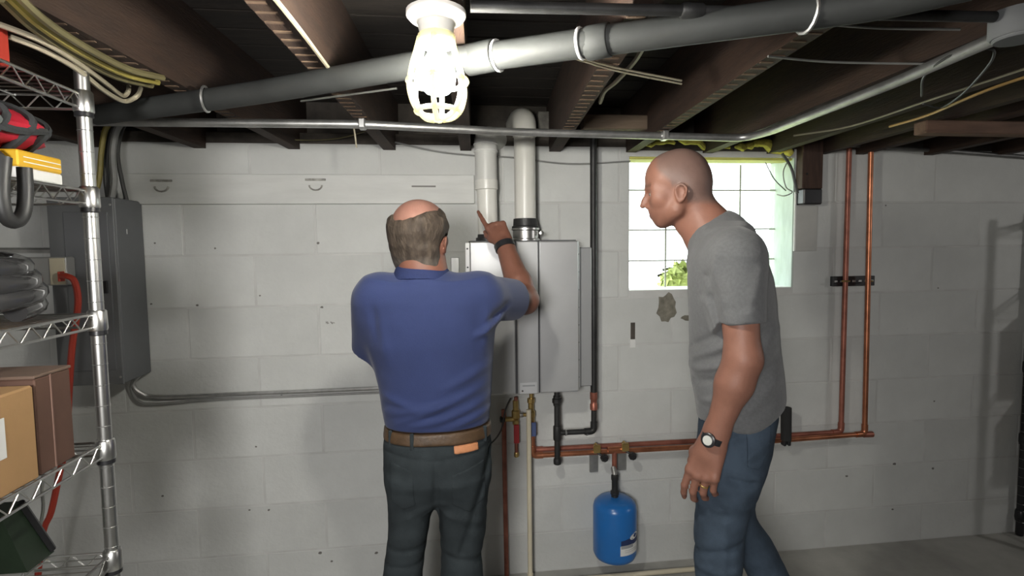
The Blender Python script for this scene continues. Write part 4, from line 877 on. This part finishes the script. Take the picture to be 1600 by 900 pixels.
# ---------------- left man, seen from behind
YL = 1.75
LP = lambda x, y_, Y=YL: PY(x, y_, Y)
def station(y_, xl, xr, b, cy=0.0, Y=YL, f=LP):
    a, c = f(xl, y_), f(xr, y_); return ((a[2]+c[2])/2, (a[0]+c[0])/2, Y+cy, abs(c[0]-a[0])/2, b)
man = None
def left_man():
    skin = np.array((.185, .080, .054))
    root = None
    torso = [station(440, 592, 742, .075, .0), station(452, 572, 764, .095), station(470, 562, 774, .108, .0), station(500, 562, 776, .122, .01), station(535, 570, 773, .130, .02), station(570, 582, 771, .135, .035), station(605, 590, 770, .140, .045), station(640, 595, 768, .138, .045), station(664, 600, 766, .128, .035)]
    zh = LP(680, 662)[2]; zb = LP(680, 683)[2]
    # arms
    sh_r, el_r, wr_r = LP(752, 466, 1.77), PY(820, 469, 2.00), PY(789, 386, 2.13)
    sh_l, el_l, wr_l = LP(590, 466, 1.76), PY(583, 541, 1.84), PY(655, 560, 2.06)
    Oh = LP(657, 378, 1.775); Rh = frame((math.sin(.40)*.94, math.cos(.40)*.94, .30), (.0, -.2, 1))
    B = SDF((-.65, 1.40, -.01), (.45, 2.42, 1.82), .0038)
    T = add_head(B, Oh, Rh, 1.04, 1.08)
    nb = LP(662, 428, 1.755)
    B.rc(T((-.035, 0, -.02)), nb, .064, .070, .02); B.rc(nb, LP(662, 470, 1.76), .070, .09, .03)
    B.loft([(z, x, yy, a-.014, b-.014) for (z, x, yy, a, b) in torso], .03)
    for s_, e, w_ in ((sh_r, el_r, wr_r), (sh_l, el_l, wr_l)):
        B.rc(s_, e, .058, .048, .03); m_ = e*.70+w_*.30; B.rc(e, m_, .048, .049, .02); B.rc(m_, w_, .049, .034, .02)
        B.ell(e, (.044, .044, .044), None, .02)
    # right hand: index finger out, the rest folded
    tip = PY(757, 336, 2.27); base = PY(790, 383, 2.14)
    dh = nrm(PY(771, 347, 2.20)-base)
    add_hand(B, base+dh*.008, dh, (-.86, -.05, -.50), 1.06, bend=(.08, 1.15, 1.2, 1.2), prox=(.02, 1.0, 1.05, 1.1), thumb=(.25, .3), spread=.03, mirror=1)
    dl = nrm((.8, .3, .1)); add_hand(B, wr_l+dl*.01, dl, (0, .3, .9), 1.05, bend=(.6,)*4, mirror=-1)
    # legs and feet under the jeans
    def leg(pxs): return [station(y_, a, b, d, c) for y_, a, b, d, c in pxs]
    LL = leg([(740, 609, 682, .112, .02), (763, 608, 681, .107, .02), (800, 606, 676, .097, .02), (833, 606, 670, .087, .02), (870, 602, 664, .075, .03), (905, 597, 660, .074, .02), (980, 594, 656, .070, .0), (1060, 600, 655, .062, .0), (1105, 602, 654, .062, .0)])
    LR = leg([(740, 676, 759, .112, .02), (763, 681, 760, .107, .02), (800, 684, 760, .097, .02), (833, 687, 758, .087, .02), (870, 688, 753, .078, .03), (905, 688, 755, .076, .02), (980, 690, 757, .072, .0), (1060, 694, 754, .062, .0), (1105, 696, 754, .062, .0)])
    pel = [station(662, 601, 766, .128, .035), station(683, 599, 768, .128, .03), station(710, 599, 769, .130, .02), (lambda q: q)(station(740, 601, 767, .130, .015)), station(758, 606, 762, .110, .015), station(782, 622, 748, .075, .015)]
    for Lg in (LL, LR):
        B.loft([(z, x, yy, a-.026, b-.026) for (z, x, yy, a, b) in Lg], .01); zf, xf_ = Lg[-1][0], Lg[-1][1]
        B.rc((xf_, YL, zf+.02), (xf_, YL+.01, .05), .042, .038, .02); B.rc((xf_, YL-.03, .045), (xf_+.01*np.sign(xf_+.05), YL+.17, .035), .034, .026, .02)
    B.loft([(z, x, yy, a-.026, b-.030) for (z, x, yy, a, b) in pel], .01)
    def col(V):
        c = skin_color(V, skin, (.16, .02, .0), 3); loc = (V-Oh) @ Rh/1.04
        top_ = np.clip((loc[:, 2]-.06)/.04, 0, 1)[:, None]*(np.linalg.norm(loc, axis=1) < .2)[:, None]
        blot = np.clip(wob(loc[:, 0], loc[:, 1], loc[:, 2], 8, 40), 0, 1)[:, None]
        c = c*(1-top_)+top_*(np.array((.255, .130, .100))*(1-.35*blot)+np.array((.04, -.01, -.01))*blot)
        return c
    body = sdf_obj('person', B, SKINA, None, col, 2, origin=(LP(680, 800)[0], YL, 0))
    tag(body, 'balding man in a blue polo shirt seen from behind, pointing at the white pipe', 'person')
    # hair ring
    H = SDF(Oh-.17, Oh+.17, .003)
    crown = T((.012, .006, .150)); hw = lambda x, y, z: .0048*wob(x, y, z, 5, 75)+.0045*wob(x, y, z, 6, 34)
    A_ = np.array((.084, .074*1.08, .084))*1.04; c0 = T((-.010, 0, .047)); c1 = T((-.046, 0, -.014))
    H.ell(c0, A_+.011, Rh, .02); H.ell(c1, np.array((.058, .070*1.08, .080))*1.04, Rh, .02); H.ell(T((-.046, -.024, -.066)), np.array((.058, .056, .046)), Rh, .03)
    def trim_(x, y, z):
        p = (x-Oh[0], y-Oh[1], z-Oh[2]); q = [(p[0]*Rh[0, i]+p[1]*Rh[1, i]+p[2]*Rh[2, i])/1.04 for i in range(3)]
        dc = np.sqrt((q[0]-.010)**2*.9+1.3*(q[1]-.008)**2+(q[2]-.138)**2); e = .096+.012*wob(x, y, z, 9, 60)
        earz = np.sqrt((q[0]+.000)**2+((np.abs(q[1])-.078)*.8)**2+(q[2]-.0)**2)
        return np.maximum(np.maximum((e-.02-dc)*.6, q[0]-.030-.25*(q[2]-.03)), np.maximum(-.128-q[2]+.012*wob(x, y, z, 19, 50), .027-earz))
    H.put(trim_, Oh-.17, Oh+.17, 0, 'i'); H.disp(hw)
    def taper(x, y, z):
        p = (x-Oh[0], y-Oh[1], z-Oh[2]); q = [(p[0]*Rh[0, i]+p[1]*Rh[1, i]+p[2]*Rh[2, i])/1.04 for i in range(3)]
        dc = np.sqrt((q[0]-.010)**2*.9+1.3*(q[1]-.008)**2+(q[2]-.138)**2); e = .096+.012*wob(x, y, z, 9, 60)-.022*np.clip((-q[1]-.02)/.03, 0, 1)*np.clip((q[1]+.075)/.02, 0, 1)
        return .014*np.clip((e+.020-dc)/.030, 0, 1)+.010*np.clip((-.105-q[2])/.03, 0, 1)
    H.disp(taper)
    def hcol(V):
        n = wob(V[:, 0]*3, V[:, 1]*3, V[:, 2], 11, 60)[:, None]; loc = (V-Oh) @ Rh; g = np.clip((-.01-loc[:, 2])/.05, 0, 1)[:, None]
        return np.clip(np.array((.066, .050, .038))*(1+.5*n)+g*np.array((.062, .060, .056)), .01, 1)
    sdf_obj('hair', H, HAIRM, body, hcol, 1)
    for t in (-1, 1): MB().lathe(T((.0615, t*.031, .003)), Rh[:, 0], [(.002, -.012), (.012, -.003), (.0122, .003), (.008, .0095), (.001, .0122)], 14).build('eye', EYE, body, True)
    # shirt
    S = SDF((-.65, 1.5, .9), (.45, 2.15, 1.75), .0045)
    S.loft(torso, .02, zlo=zh)
    S.rc(LP(605, 463, 1.76), LP(662, 470, 1.755), .066, .082, .05); S.rc(LP(662, 470, 1.755), LP(742, 461, 1.765), .082, .07, .05)
    S.rc(LP(662, 470, 1.757), LP(662, 446, 1.757), .09, .076, .04)
    hr = nrm(el_r-sh_r); S.rc(sh_r, el_r-hr*.005, .078, .070, .035, cut=(el_r-hr*.085, nrm(hr+np.array((.25, 0, 0)))))
    hl_ = nrm(el_l-sh_l); S.rc(sh_l, el_l+hl_*.05, .076, .066, .035, cut=(el_l+hl_*.010, hl_))
    S.rc(nb-(0, 0, .0), nb+np.array((0, 0, .2)), .066, .066, .01, 's')
    folds = [((605, 640), (700, 618), .006, .012), ((620, 652), (768, 590), .007, .013), ((660, 655), (772, 612), .006, .012), ((700, 655), (772, 632), .006, .010), ((600, 612), (660, 630), .005, .012), ((690, 600), (770, 560), .005, .016), ((740, 520), (790, 490), .008, .012), ((752, 505), (800, 470), -.006, .012), ((610, 560), (590, 480), .005, .02), ((640, 655), (690, 640), .005, .01), ((755, 540), (762, 470), .006, .018), ((585, 470), (600, 540), -.005, .014)]
    F2 = [(LP(*a), LP(*b), A, w_) for a, b, A, w_ in folds]
    def fd(x, y, z):
        o = .0022*wob(x, y, z, 21, 11)
        for a, b, A, w_ in F2:
            ax, az, bx, bz = a[0], a[2], b[0]-a[0], b[2]-a[2]; t = np.clip(((x-ax)*bx+(z-az)*bz)/(bx*bx+bz*bz), 0, 1)
            dd = (x-ax-t*bx)**2+(z-az-t*bz)**2; o = o+1.7*A*np.exp(-dd/w_**2)*(y < 1.78)*np.sin(np.pi*np.clip(t*.9+.1, 0, 1))
        return -o
    S.disp(fd)
    shirt = sdf_obj('polo_shirt', S, POLO, body)
    Cc = SDF(nb-.14, nb+.14, .0035)
    axn = nrm((.05, .28, 1)); cb_ = LP(660, 432, 1.765)
    Cc.rc(cb_-axn*.050, cb_+axn*.03, .104, .082, .01, cut=(cb_+axn*.022, axn)); Cc.put(lambda x, y, z: -((x-cb_[0])*axn[0]+(y-cb_[1])*axn[1]+(z-cb_[2])*axn[2]+.030), nb-.14, nb+.14, 0, 'i')
    Cc.rc(cb_-axn*.1, cb_+axn*.1, .072, .072, .004, 's')
    sdf_obj('collar', Cc, POLOC, shirt)
    # jeans, belt
    J = SDF((-.45, 1.45, .03), (.3, 2.05, 1.08), .0050)
    for Lg in (LL, LR): J.loft(Lg, .035)
    J.loft(pel, .035)
    z = lambda y_: LP(680, y_)[2]; xx = lambda x, y_: LP(x, y_)[0]
    def jd(x, y, z_):
        o = .0035*wob(x*1.3, y, z_*1.2, 31, 16)+.002*wob(x, y, z_*2, 32, 40)
        dx = x-xx(681, 740); o = o-.009*np.exp(-(dx/.012)**2)*np.clip((z(700)-z_)/.08, 0, 1)*(y < YL)
        o = o-.004*np.exp(-((z_-z(703)-.12*np.abs(dx))/.004)**2)*(y < YL)                         # yoke seam
        o = o-.003*np.exp(-(dx/.0035)**2)*(z_ > z(750))*(y < YL)
        for (x0, y0, x1, y1, A, w_) in ((765, 700, 720, 850, -.008, .012), (640, 790, 690, 770, .005, .012), (610, 850, 665, 845, -.005, .01), (700, 860, 755, 868, -.006, .01), (600, 880, 660, 874, -.005, .01), (700, 790, 750, 800, .005, .015)):
            a, b = LP(x0, y0), LP(x1, y1); bx, bz = b[0]-a[0], b[2]-a[2]; t = np.clip(((x-a[0])*bx+(z_-a[2])*bz)/(bx*bx+bz*bz), 0, 1); o = o+A*np.exp(-((x-a[0]-t*bx)**2+(z_-a[2]-t*bz)**2)/w_**2)*(y < YL+.02)
        return -o
    J.disp(jd); J.put(lambda x, y, z_: z_-z(681)+0*x+0*y, (-.45, 1.45, .03), (.3, 2.05, 1.08), 0, 'i')
    jeans = sdf_obj('jeans', J, JEANL, body)
    # back pockets: pieces of the same surface, a little proud
    def patch(name, quad, material, off, parent):
        K_ = SDF((-.42, 1.45, .6), (.25, 1.75, 1.08), .0040)
        K_.g[...] = J_full(K_); q = [LP(x, y_) for x, y_ in quad]
        K_.g -= off
        for i in range(len(q)):
            a, b = q[i], q[(i+1) % len(q)]; e = nrm((b[0]-a[0], 0, b[2]-a[2])); nx, nz = -e[2], e[0]
            K_.put(lambda x, y, z_: (x-a[0])*nx+(z_-a[2])*nz+0*y, (-.42, 1.45, .6), (.25, 1.75, 1.08), 0, 'i')
        return sdf_obj(name, K_, material, parent, smooth=1)
    def J_full(K_):
        t = SDF(K_.lo, K_.lo+(K_.n-1)*K_.h+1e-6, K_.h)
        for Lg in (LL, LR): t.loft(Lg, .035)
        t.loft(pel, .035); t.disp(jd)
        return t.g[:K_.n[0], :K_.n[1], :K_.n[2]]
    patch('back_pocket', [(612, 708), (648, 716), (652, 770), (634, 778), (614, 768)], JEANL, .0022, jeans)
    patch('back_pocket', [(704, 722), (754, 706), (758, 766), (732, 783), (706, 770)], JEANL, .0022, jeans)
    bl = SDF((-.42, 1.5, .95), (.25, 2.0, 1.15), .0045); bl.loft([(zz_, x, yy, a+.004, b+.004) for (zz_, x, yy, a, b) in torso[-3:-1]+pel[:3]], .01, zlo=z(682), zhi=z(664))
    belt = sdf_obj('belt', bl, LEATH, body)
    for x_ in (646, 756, 612):
        q = LP(x_, 672); st_ = pel[0]; u_ = (q[0]-st_[1])/(st_[3]+.004); yv = st_[2]-(st_[4]+.004)*max(0, 1-abs(u_)**2.3)**(1/2.3)
        MB().box((q[0]-.006, yv-.006, z(686)), (q[0]+.006, yv+.006, z(662)), .002).build('belt_loop', JEANL, jeans)
    patch('leather_tab', [(708, 681), (745, 679), (746, 690), (709, 693)], TAB, .005, jeans)
    # watch
    wd = nrm(wr_r-el_r); wc = wr_r+wd*.002
    watch = MB().lathe(wc-wd*.013, wd, [(.036, 0), (.0405, .002), (.0405, .024), (.036, .026)], 24).build('wristwatch', BLACK, body, True)
    for Lg in (LL, LR):
        x_ = Lg[-1][1]; K_ = SDF((x_-.08, YL-.12, -.005), (x_+.08, YL+.27, .16), .006)
        K_.rc((x_, YL-.03, .052), (x_, YL+.17, .040), .052, .043, .02); K_.rc((x_, YL, .06), (x_, YL, .10), .05, .048, .02)
        K_.put(lambda x, y, z_: -z_+.002+0*x+0*y, (x_-.08, YL-.12, -.005), (x_+.08, YL+.27, .16), 0, 'i'); sdf_obj('shoe', K_, SHOE, body)
left_man()
# ---------------- right man in profile: local frame s = where he faces, t = towards the camera side, z up
R0 = PZ(1150, 450, 1.58); R0[2] = 0; va = nrm((R0[0], R0[1], 0)); FWD = np.array((-va[1], va[0], 0)); LAT = -va
RM = np.stack([FWD, LAT, np.array((0, 0, 1.0))], 1)
def RP(x, y_, t=0.0):
    d = ray(x, y_); p0 = R0+LAT*t; k = ((p0-CAM) @ LAT)/(d @ LAT); q = CAM+d*k-R0; return np.array((q @ FWD, t, q[2]))
def right_man():
    skin = np.array((.245, .115, .080)); XF = (RM, R0)
    def stn(y_, xf, xb, b, t=0.0):
        a, c = RP(xf, y_, t), RP(xb, y_, t); return ((a[2]+c[2])/2, (a[0]+c[0])/2, t, abs(a[0]-c[0])/2, b)
    torso = [stn(368, 1098, 1160, .085), stn(380, 1088, 1178, .13), stn(392, 1081, 1190, .165), stn(410, 1077, 1200, .185), stn(435, 1075, 1209, .19), stn(470, 1076, 1214, .185), stn(500, 1077, 1216, .175), stn(530, 1077, 1220, .168), stn(560, 1077, 1223, .162), stn(590, 1079, 1227, .16), stn(618, 1085, 1229, .16), stn(640, 1088, 1221, .162), stn(652, 1090, 1217, .16)]
    B = SDF((-.45, -.34, -.01), (.36, .36, 1.96), .0036)
    O = RP(1057, 305); sc = 1.0*np.linalg.norm(RP(1057, 232)-O)/.132
    _d = ray(1057, 300); rl = nrm((_d @ FWD, _d @ LAT, 0)); Rh = np.stack([np.array((-rl[1], rl[0], 0)), -rl, np.array((0, 0, 1.0))], 1); T = add_head(B, O, Rh, sc, .98)
    n0, n1 = RP(1084, 320), RP(1117, 372)
    B.rc(n0, n1, .050, .060, .02, flat=((0, 1, 0), 1.0)); B.rc(RP(1066, 335), RP(1098, 378), .032, .045, .02); B.rc(n1, RP(1130, 400), .062, .09, .04)
    B.rc(RP(1094, 318), RP(1128, 360), .034, .045, .02)
    B.ell(RP(1068, 356), (.016, .014, .014), None, .02)
    B.loft([(z, x, yy, a-.03, b-.03) for (z, x, yy, a, b) in torso], .03)
    sh, el, wr = RP(1150, 402, .175), RP(1161, 562, .205), RP(1117, 682, .20)
    B.rc(sh, el, .050, .0425, .03); m_ = el*.70+wr*.30; B.rc(el, m_, .0415, .0425, .03); B.rc(m_, wr, .0425, .0285, .03)
    dh = nrm(RP(1094, 752, .205)-wr)
    d_, w_, n_, tips = add_hand(B, wr+dh*.012, dh, (.80, -.30, .25), 1.14, bend=(.38, .5, .56, .6), prox=(.12, .24, .32, .36), thumb=(.10, .15), spread=.03, mirror=-1)
    ringseg = B.mids[2]
    sh2, el2, wr2 = RP(1150, 402, -.175), RP(1165, 560, -.20), RP(1150, 668, -.185)
    B.rc(sh2, el2, .050, .042, .03); B.rc(el2, wr2, .043, .029, .02); add_hand(B, wr2, (0.1, 0, -1), (.9, .2, 0), 1.0, bend=(.4,)*4, mirror=1)
    pel = [stn(615, 1091, 1213, .145), stn(645, 1090, 1213, .152), stn(665, 1089, 1212, .16), stn(700, 1088, 1207, .168), stn(730, 1087, 1197, .168), stn(752, 1087, 1187, .155)]
    near = [stn(735, 1088, 1190, .075, .085), stn(760, 1087, 1182, .085, .085), stn(790, 1087, 1172, .085, .088), stn(833, 1084, 1163, .080, .09), stn(880, 1085, 1161, .076, .09), stn(905, 1087, 1159, .074, .09), stn(1000, 1090, 1162, .068, .09), stn(1100, 1100, 1165, .06, .09), stn(1190, 1102, 1160, .062, .09)]
    far = [stn(735, 1092, 1192, .075, -.085), stn(760, 1098, 1184, .085, -.085), stn(790, 1108, 1178, .085, -.088), stn(813, 1116, 1184, .08, -.09), stn(847, 1140, 1210, .078, -.09), stn(900, 1166, 1237, .074, -.09), stn(980, 1205, 1276, .068, -.09), stn(1080, 1262, 1325, .06, -.09), stn(1160, 1312, 1368, .06, -.09)]
    for Lg, lift in ((near, 0.0), (far, .02)):
        B.loft([(z, x, yy, a-.018, b-.018) for (z, x, yy, a, b) in Lg], .03); z_, x_, t_ = Lg[-1][0], Lg[-1][1], Lg[-1][2]
        B.rc((x_, t_, z_+.03), (x_, t_, .06+lift), .042, .038, .02); B.rc((x_-.03, t_, .05+lift*2), (x_+.17, t_, .036), .034, .026, .02)
    B.loft([(z, x, yy, a-.026, b-.030) for (z, x, yy, a, b) in pel], .01)
    def col(V):
        c = skin_color(V, skin, (.14, .01, .0), 13); loc = (V-O) @ Rh/sc; near_ = (np.linalg.norm(loc-np.array((0, 0, .02)), axis=1) < .16)
        n = wob(loc[:, 0], loc[:, 1], loc[:, 2], 4, 60)*.004
        edge = np.where(loc[:, 0] > .012, .030+.9*np.maximum(loc[:, 0]-.012, 0)*1.0, np.where(loc[:, 0] > -.028, .020, -.025-.0*loc[:, 0]))
        st_ = np.clip((loc[:, 2]+n-edge)/.016+.5, 0, 1)*near_*np.clip((.066-loc[:, 0])/.02, 0, 1)
        st_ = st_*np.clip((np.abs(.004+loc[:, 1]*0)+.0)/.004, 0, 1)
        c = c*(1-st_[:, None])+st_[:, None]*np.array((.168, .104, .086))
        lip = np.exp(-(((loc[:, 0]-.068)/.010)**2+((loc[:, 2]+.053)/.010)**2+(loc[:, 1]/.02)**2))[:, None]*near_[:, None]
        c = c*(1-.5*lip)+.5*lip*np.array((.25, .08, .07))
        brow = (np.exp(-((loc[:, 2]-.026)/.005)**2)*(loc[:, 0] > .055)*(np.abs(loc[:, 1]) > .012)*(np.abs(loc[:, 1]) < .05))[:, None]; c = c*(1-.45*brow)
        shv = (near_*np.clip((-.040-loc[:, 2])/.02, 0, 1)*np.clip((loc[:, 0]-.0)/.03, 0, 1))[:, None]; c = c*(1-.16*shv)
        return c
    body = sdf_obj('person', B, SKINA, None, col, 2, XF, origin=(R0[0], R0[1], 0))
    tag(body, 'tall man with a shaved head in a grey tee and blue jeans, seen in profile', 'person')
    tow = lambda p: RM @ np.array(p)+R0
    for t in (-1, 1):
        e = MB().lathe(tow(T((.0625, t*.031, .0025))), FWD, [(.002, -.010), (.0105, -.003), (.011, .003), (.008, .0088), (.001, .0118)], 14).build('eye', EYE, body, True)
        MB().lathe(tow(T((.0745, t*.031, .0025))), FWD, [(.0045, -.0015), (.0045, .0002), (.002, .0006)], 12).build('iris', DARKC, e, True)
    S = SDF((-.40, -.34, .9), (.32, .38, 1.80), .0045)
    zh = RP(1150, 650)[2]
    def hem(x, y, z): return (zh+.035*np.clip((-.02-x)/.1, 0, 1)+.012*np.sin(x*30)-z)
    S.loft(torso, .02, n=2.4)
    for t in (-1, 1):
        S.rc(RP(1130, 372, 0), RP(1150, 398, t*.15), .062, .066, .05)
    S.rc(RP(1124, 385), n1, .095, .074, .03)
    up_ = nrm(el-sh); c_ = RP(1159, 507, .20); S.rc(sh, sh+(el-sh)*.8, .070, .0585, .03, cut=(c_, nrm(up_+np.array((-.05, 0, 0)))))
    up2 = nrm(el2-sh2); S.rc(sh2, sh2+(el2-sh2)*.8, .070, .0585, .03, cut=(RP(1159, 507, -.20), up2))
    S.put(hem, (-.4, -.34, .9), (.32, .38, 1.8), 0, 'i')
    ax = nrm(n1-n0); S.rc(n1-ax*.012, n1-ax*.2, .066, .066, .008, 's')
    folds = [((1080, 560), (1140, 535), .008, .012), ((1078, 580), (1130, 570), .008, .011), ((1085, 600), (1130, 592), -.007, .010), ((1082, 545), (1130, 515), -.007, .010), ((1090, 630), (1120, 624), .006, .010), ((1110, 430), (1128, 505), -.010, .012), ((1100, 470), (1120, 520), .007, .014), ((1170, 640), (1215, 600), .006, .014), ((1150, 630), (1220, 560), -.005, .014), ((1190, 420), (1170, 480), .005, .016), ((1120, 400), (1112, 450), .006, .014), ((1185, 560), (1215, 520), .005, .014), ((1128, 395), (1185, 400), .005, .014), ((1130, 480), (1185, 470), -.003, .010)]
    F2 = [(RP(*a, .15), RP(*b, .15), A, w_) for a, b, A, w_ in folds]
    def fd(x, y, z):
        o = .002*wob(x, y, z, 41, 12)
        for a, b, A, w_ in F2:
            bx, bz = b[0]-a[0], b[2]-a[2]; t = np.clip(((x-a[0])*bx+(z-a[2])*bz)/(bx*bx+bz*bz), 0, 1)
            o = o+A*np.exp(-((x-a[0]-t*bx)**2+(z-a[2]-t*bz)**2)/w_**2)*(y > .0)
        return -o
    S.disp(fd)
    shirt = sdf_obj('tee_shirt', S, TEE, body, None, 2, XF)
    nk = SDF(n1-.14, n1+.14, .0035); nk.rc(n1-ax*.012, n1+ax*.014, .0715, .075, .004, cut=(n1+ax*.010, ax)); nk.put(lambda x, y, z: -((x-n1[0])*ax[0]+(y-n1[1])*ax[1]+(z-n1[2])*ax[2]+.010), n1-.14, n1+.14, 0, 'i'); nk.rc(n1-ax*.1, n1+ax*.1, .0655, .0655, .003, 's')
    J = SDF((-.48, -.30, .05), (.32, .30, 1.20), .0050)
    for Lg in (near, far): J.loft(Lg, .035)
    J.loft(pel, .035)
    def jd(x, y, z):
        o = .004*wob(x*1.2, y, z, 51, 15)+.002*wob(x, y, z*2, 52, 40)
        for (x0, y0, x1, y1, A, w_) in ((1168, 700, 1215, 668, .005, .02), (1175, 745, 1140, 735, -.008, .010), (1140, 760, 1100, 765, -.005, .012), (1090, 850, 1155, 840, -.006, .010), (1092, 870, 1150, 878, .006, .012), (1120, 690, 1160, 672, -.004, .008), (1135, 800, 1130, 900, .004, .010)):
            a, b = RP(x0, y0, .1), RP(x1, y1, .1); bx, bz = b[0]-a[0], b[2]-a[2]; t = np.clip(((x-a[0])*bx+(z-a[2])*bz)/(bx*bx+bz*bz), 0, 1); o = o+A*np.exp(-((x-a[0]-t*bx)**2+(z-a[2]-t*bz)**2)/w_**2)*(y > -.02)
        return -o
    J.disp(jd)
    jeans = sdf_obj('jeans', J, JEANR, body, None, 2, XF)
    # front pocket seam, side seam and back pocket
    def patch(name, quad, off, parent, material):
        K_ = SDF((-.3, -.02, .7), (.3, .3, 1.2), .0042); t = SDF(K_.lo, K_.lo+(K_.n-1)*K_.h+1e-6, K_.h)
        for Lg in (near, far): t.loft(Lg, .035)
        t.loft(pel, .035); t.disp(jd); K_.g[...] = t.g[:K_.n[0], :K_.n[1], :K_.n[2]]-off; q = [RP(x, y_, .16) for x, y_ in quad]
        for i in range(len(q)):
            a, b = q[i], q[(i+1) % len(q)]; e = nrm((b[0]-a[0], 0, b[2]-a[2])); nx, nz = e[2], -e[0]
            K_.put(lambda x, y, z: (x-a[0])*nx+(z-a[2])*nz+0*y, (-.3, -.02, .7), (.3, .3, 1.2), 0, 'i')
        return sdf_obj(name, K_, material, parent, None, 1, XF)
    patch('back_pocket', [(1166, 676), (1207, 672), (1204, 714), (1186, 738), (1168, 730)], .004, jeans, JEANR)
    # watch and ring
    wd = nrm(wr-el); wc = tow(wr+wd*.004); wdw = RM @ wd; nW = RM @ n_
    watch = MB().lathe(wc-wdw*.010, wdw, [(.030, 0), (.0335, .002), (.0335, .018), (.030, .020)], 24).build('wristwatch', BLACK, body, True)
    # the case faces outwards between the back of the wrist and the camera
    side = nrm(nW+RM @ np.array((.30, .5, 0))*.6); side = nrm(side-wdw*np.dot(side, wdw)); cc = wc+side*.0315
    MB().lathe(cc, side, [(.017, 0), (.019, .002), (.019, .008), (.016, .010)], 20).build('watch_case', BLACK, watch, True)
    MB().lathe(cc+side*.0095, side, [(.0125, 0), (.0125, .0016), (.011, .002)], 20).build('watch_dial', mat('grey_dial', (.55, .56, .52), .3), watch, True)
    rc_, rd_ = tow(ringseg[0]*.5+ringseg[1]*.5), RM @ nrm(ringseg[1]-ringseg[0])
    MB().lathe(rc_-rd_*.003, rd_, [(.0100, 0), (.0114, .001), (.0114, .005), (.0100, .006)], 18).build('ring', BRASS, body, True)
    for Lg, lift in ((near, 0.0), (far, .03)):
        x_, t_ = Lg[-1][1], Lg[-1][2]; lo_, hi_ = (x_-.13, t_-.08, -.005), (x_+.28, t_+.08, .2); K_ = SDF(lo_, hi_, .006)
        K_.rc((x_-.03, t_, .055+lift), (x_+.17, t_, .042), .052, .044, .02); K_.rc((x_, t_, .065+lift), (x_, t_, .11+lift), .05, .05, .02)
        K_.put(lambda x, y, z: -z+.002+0*x+0*y, lo_, hi_, 0, 'i'); sdf_obj('shoe', K_, SHOE, body, None, 2, XF)
right_man()
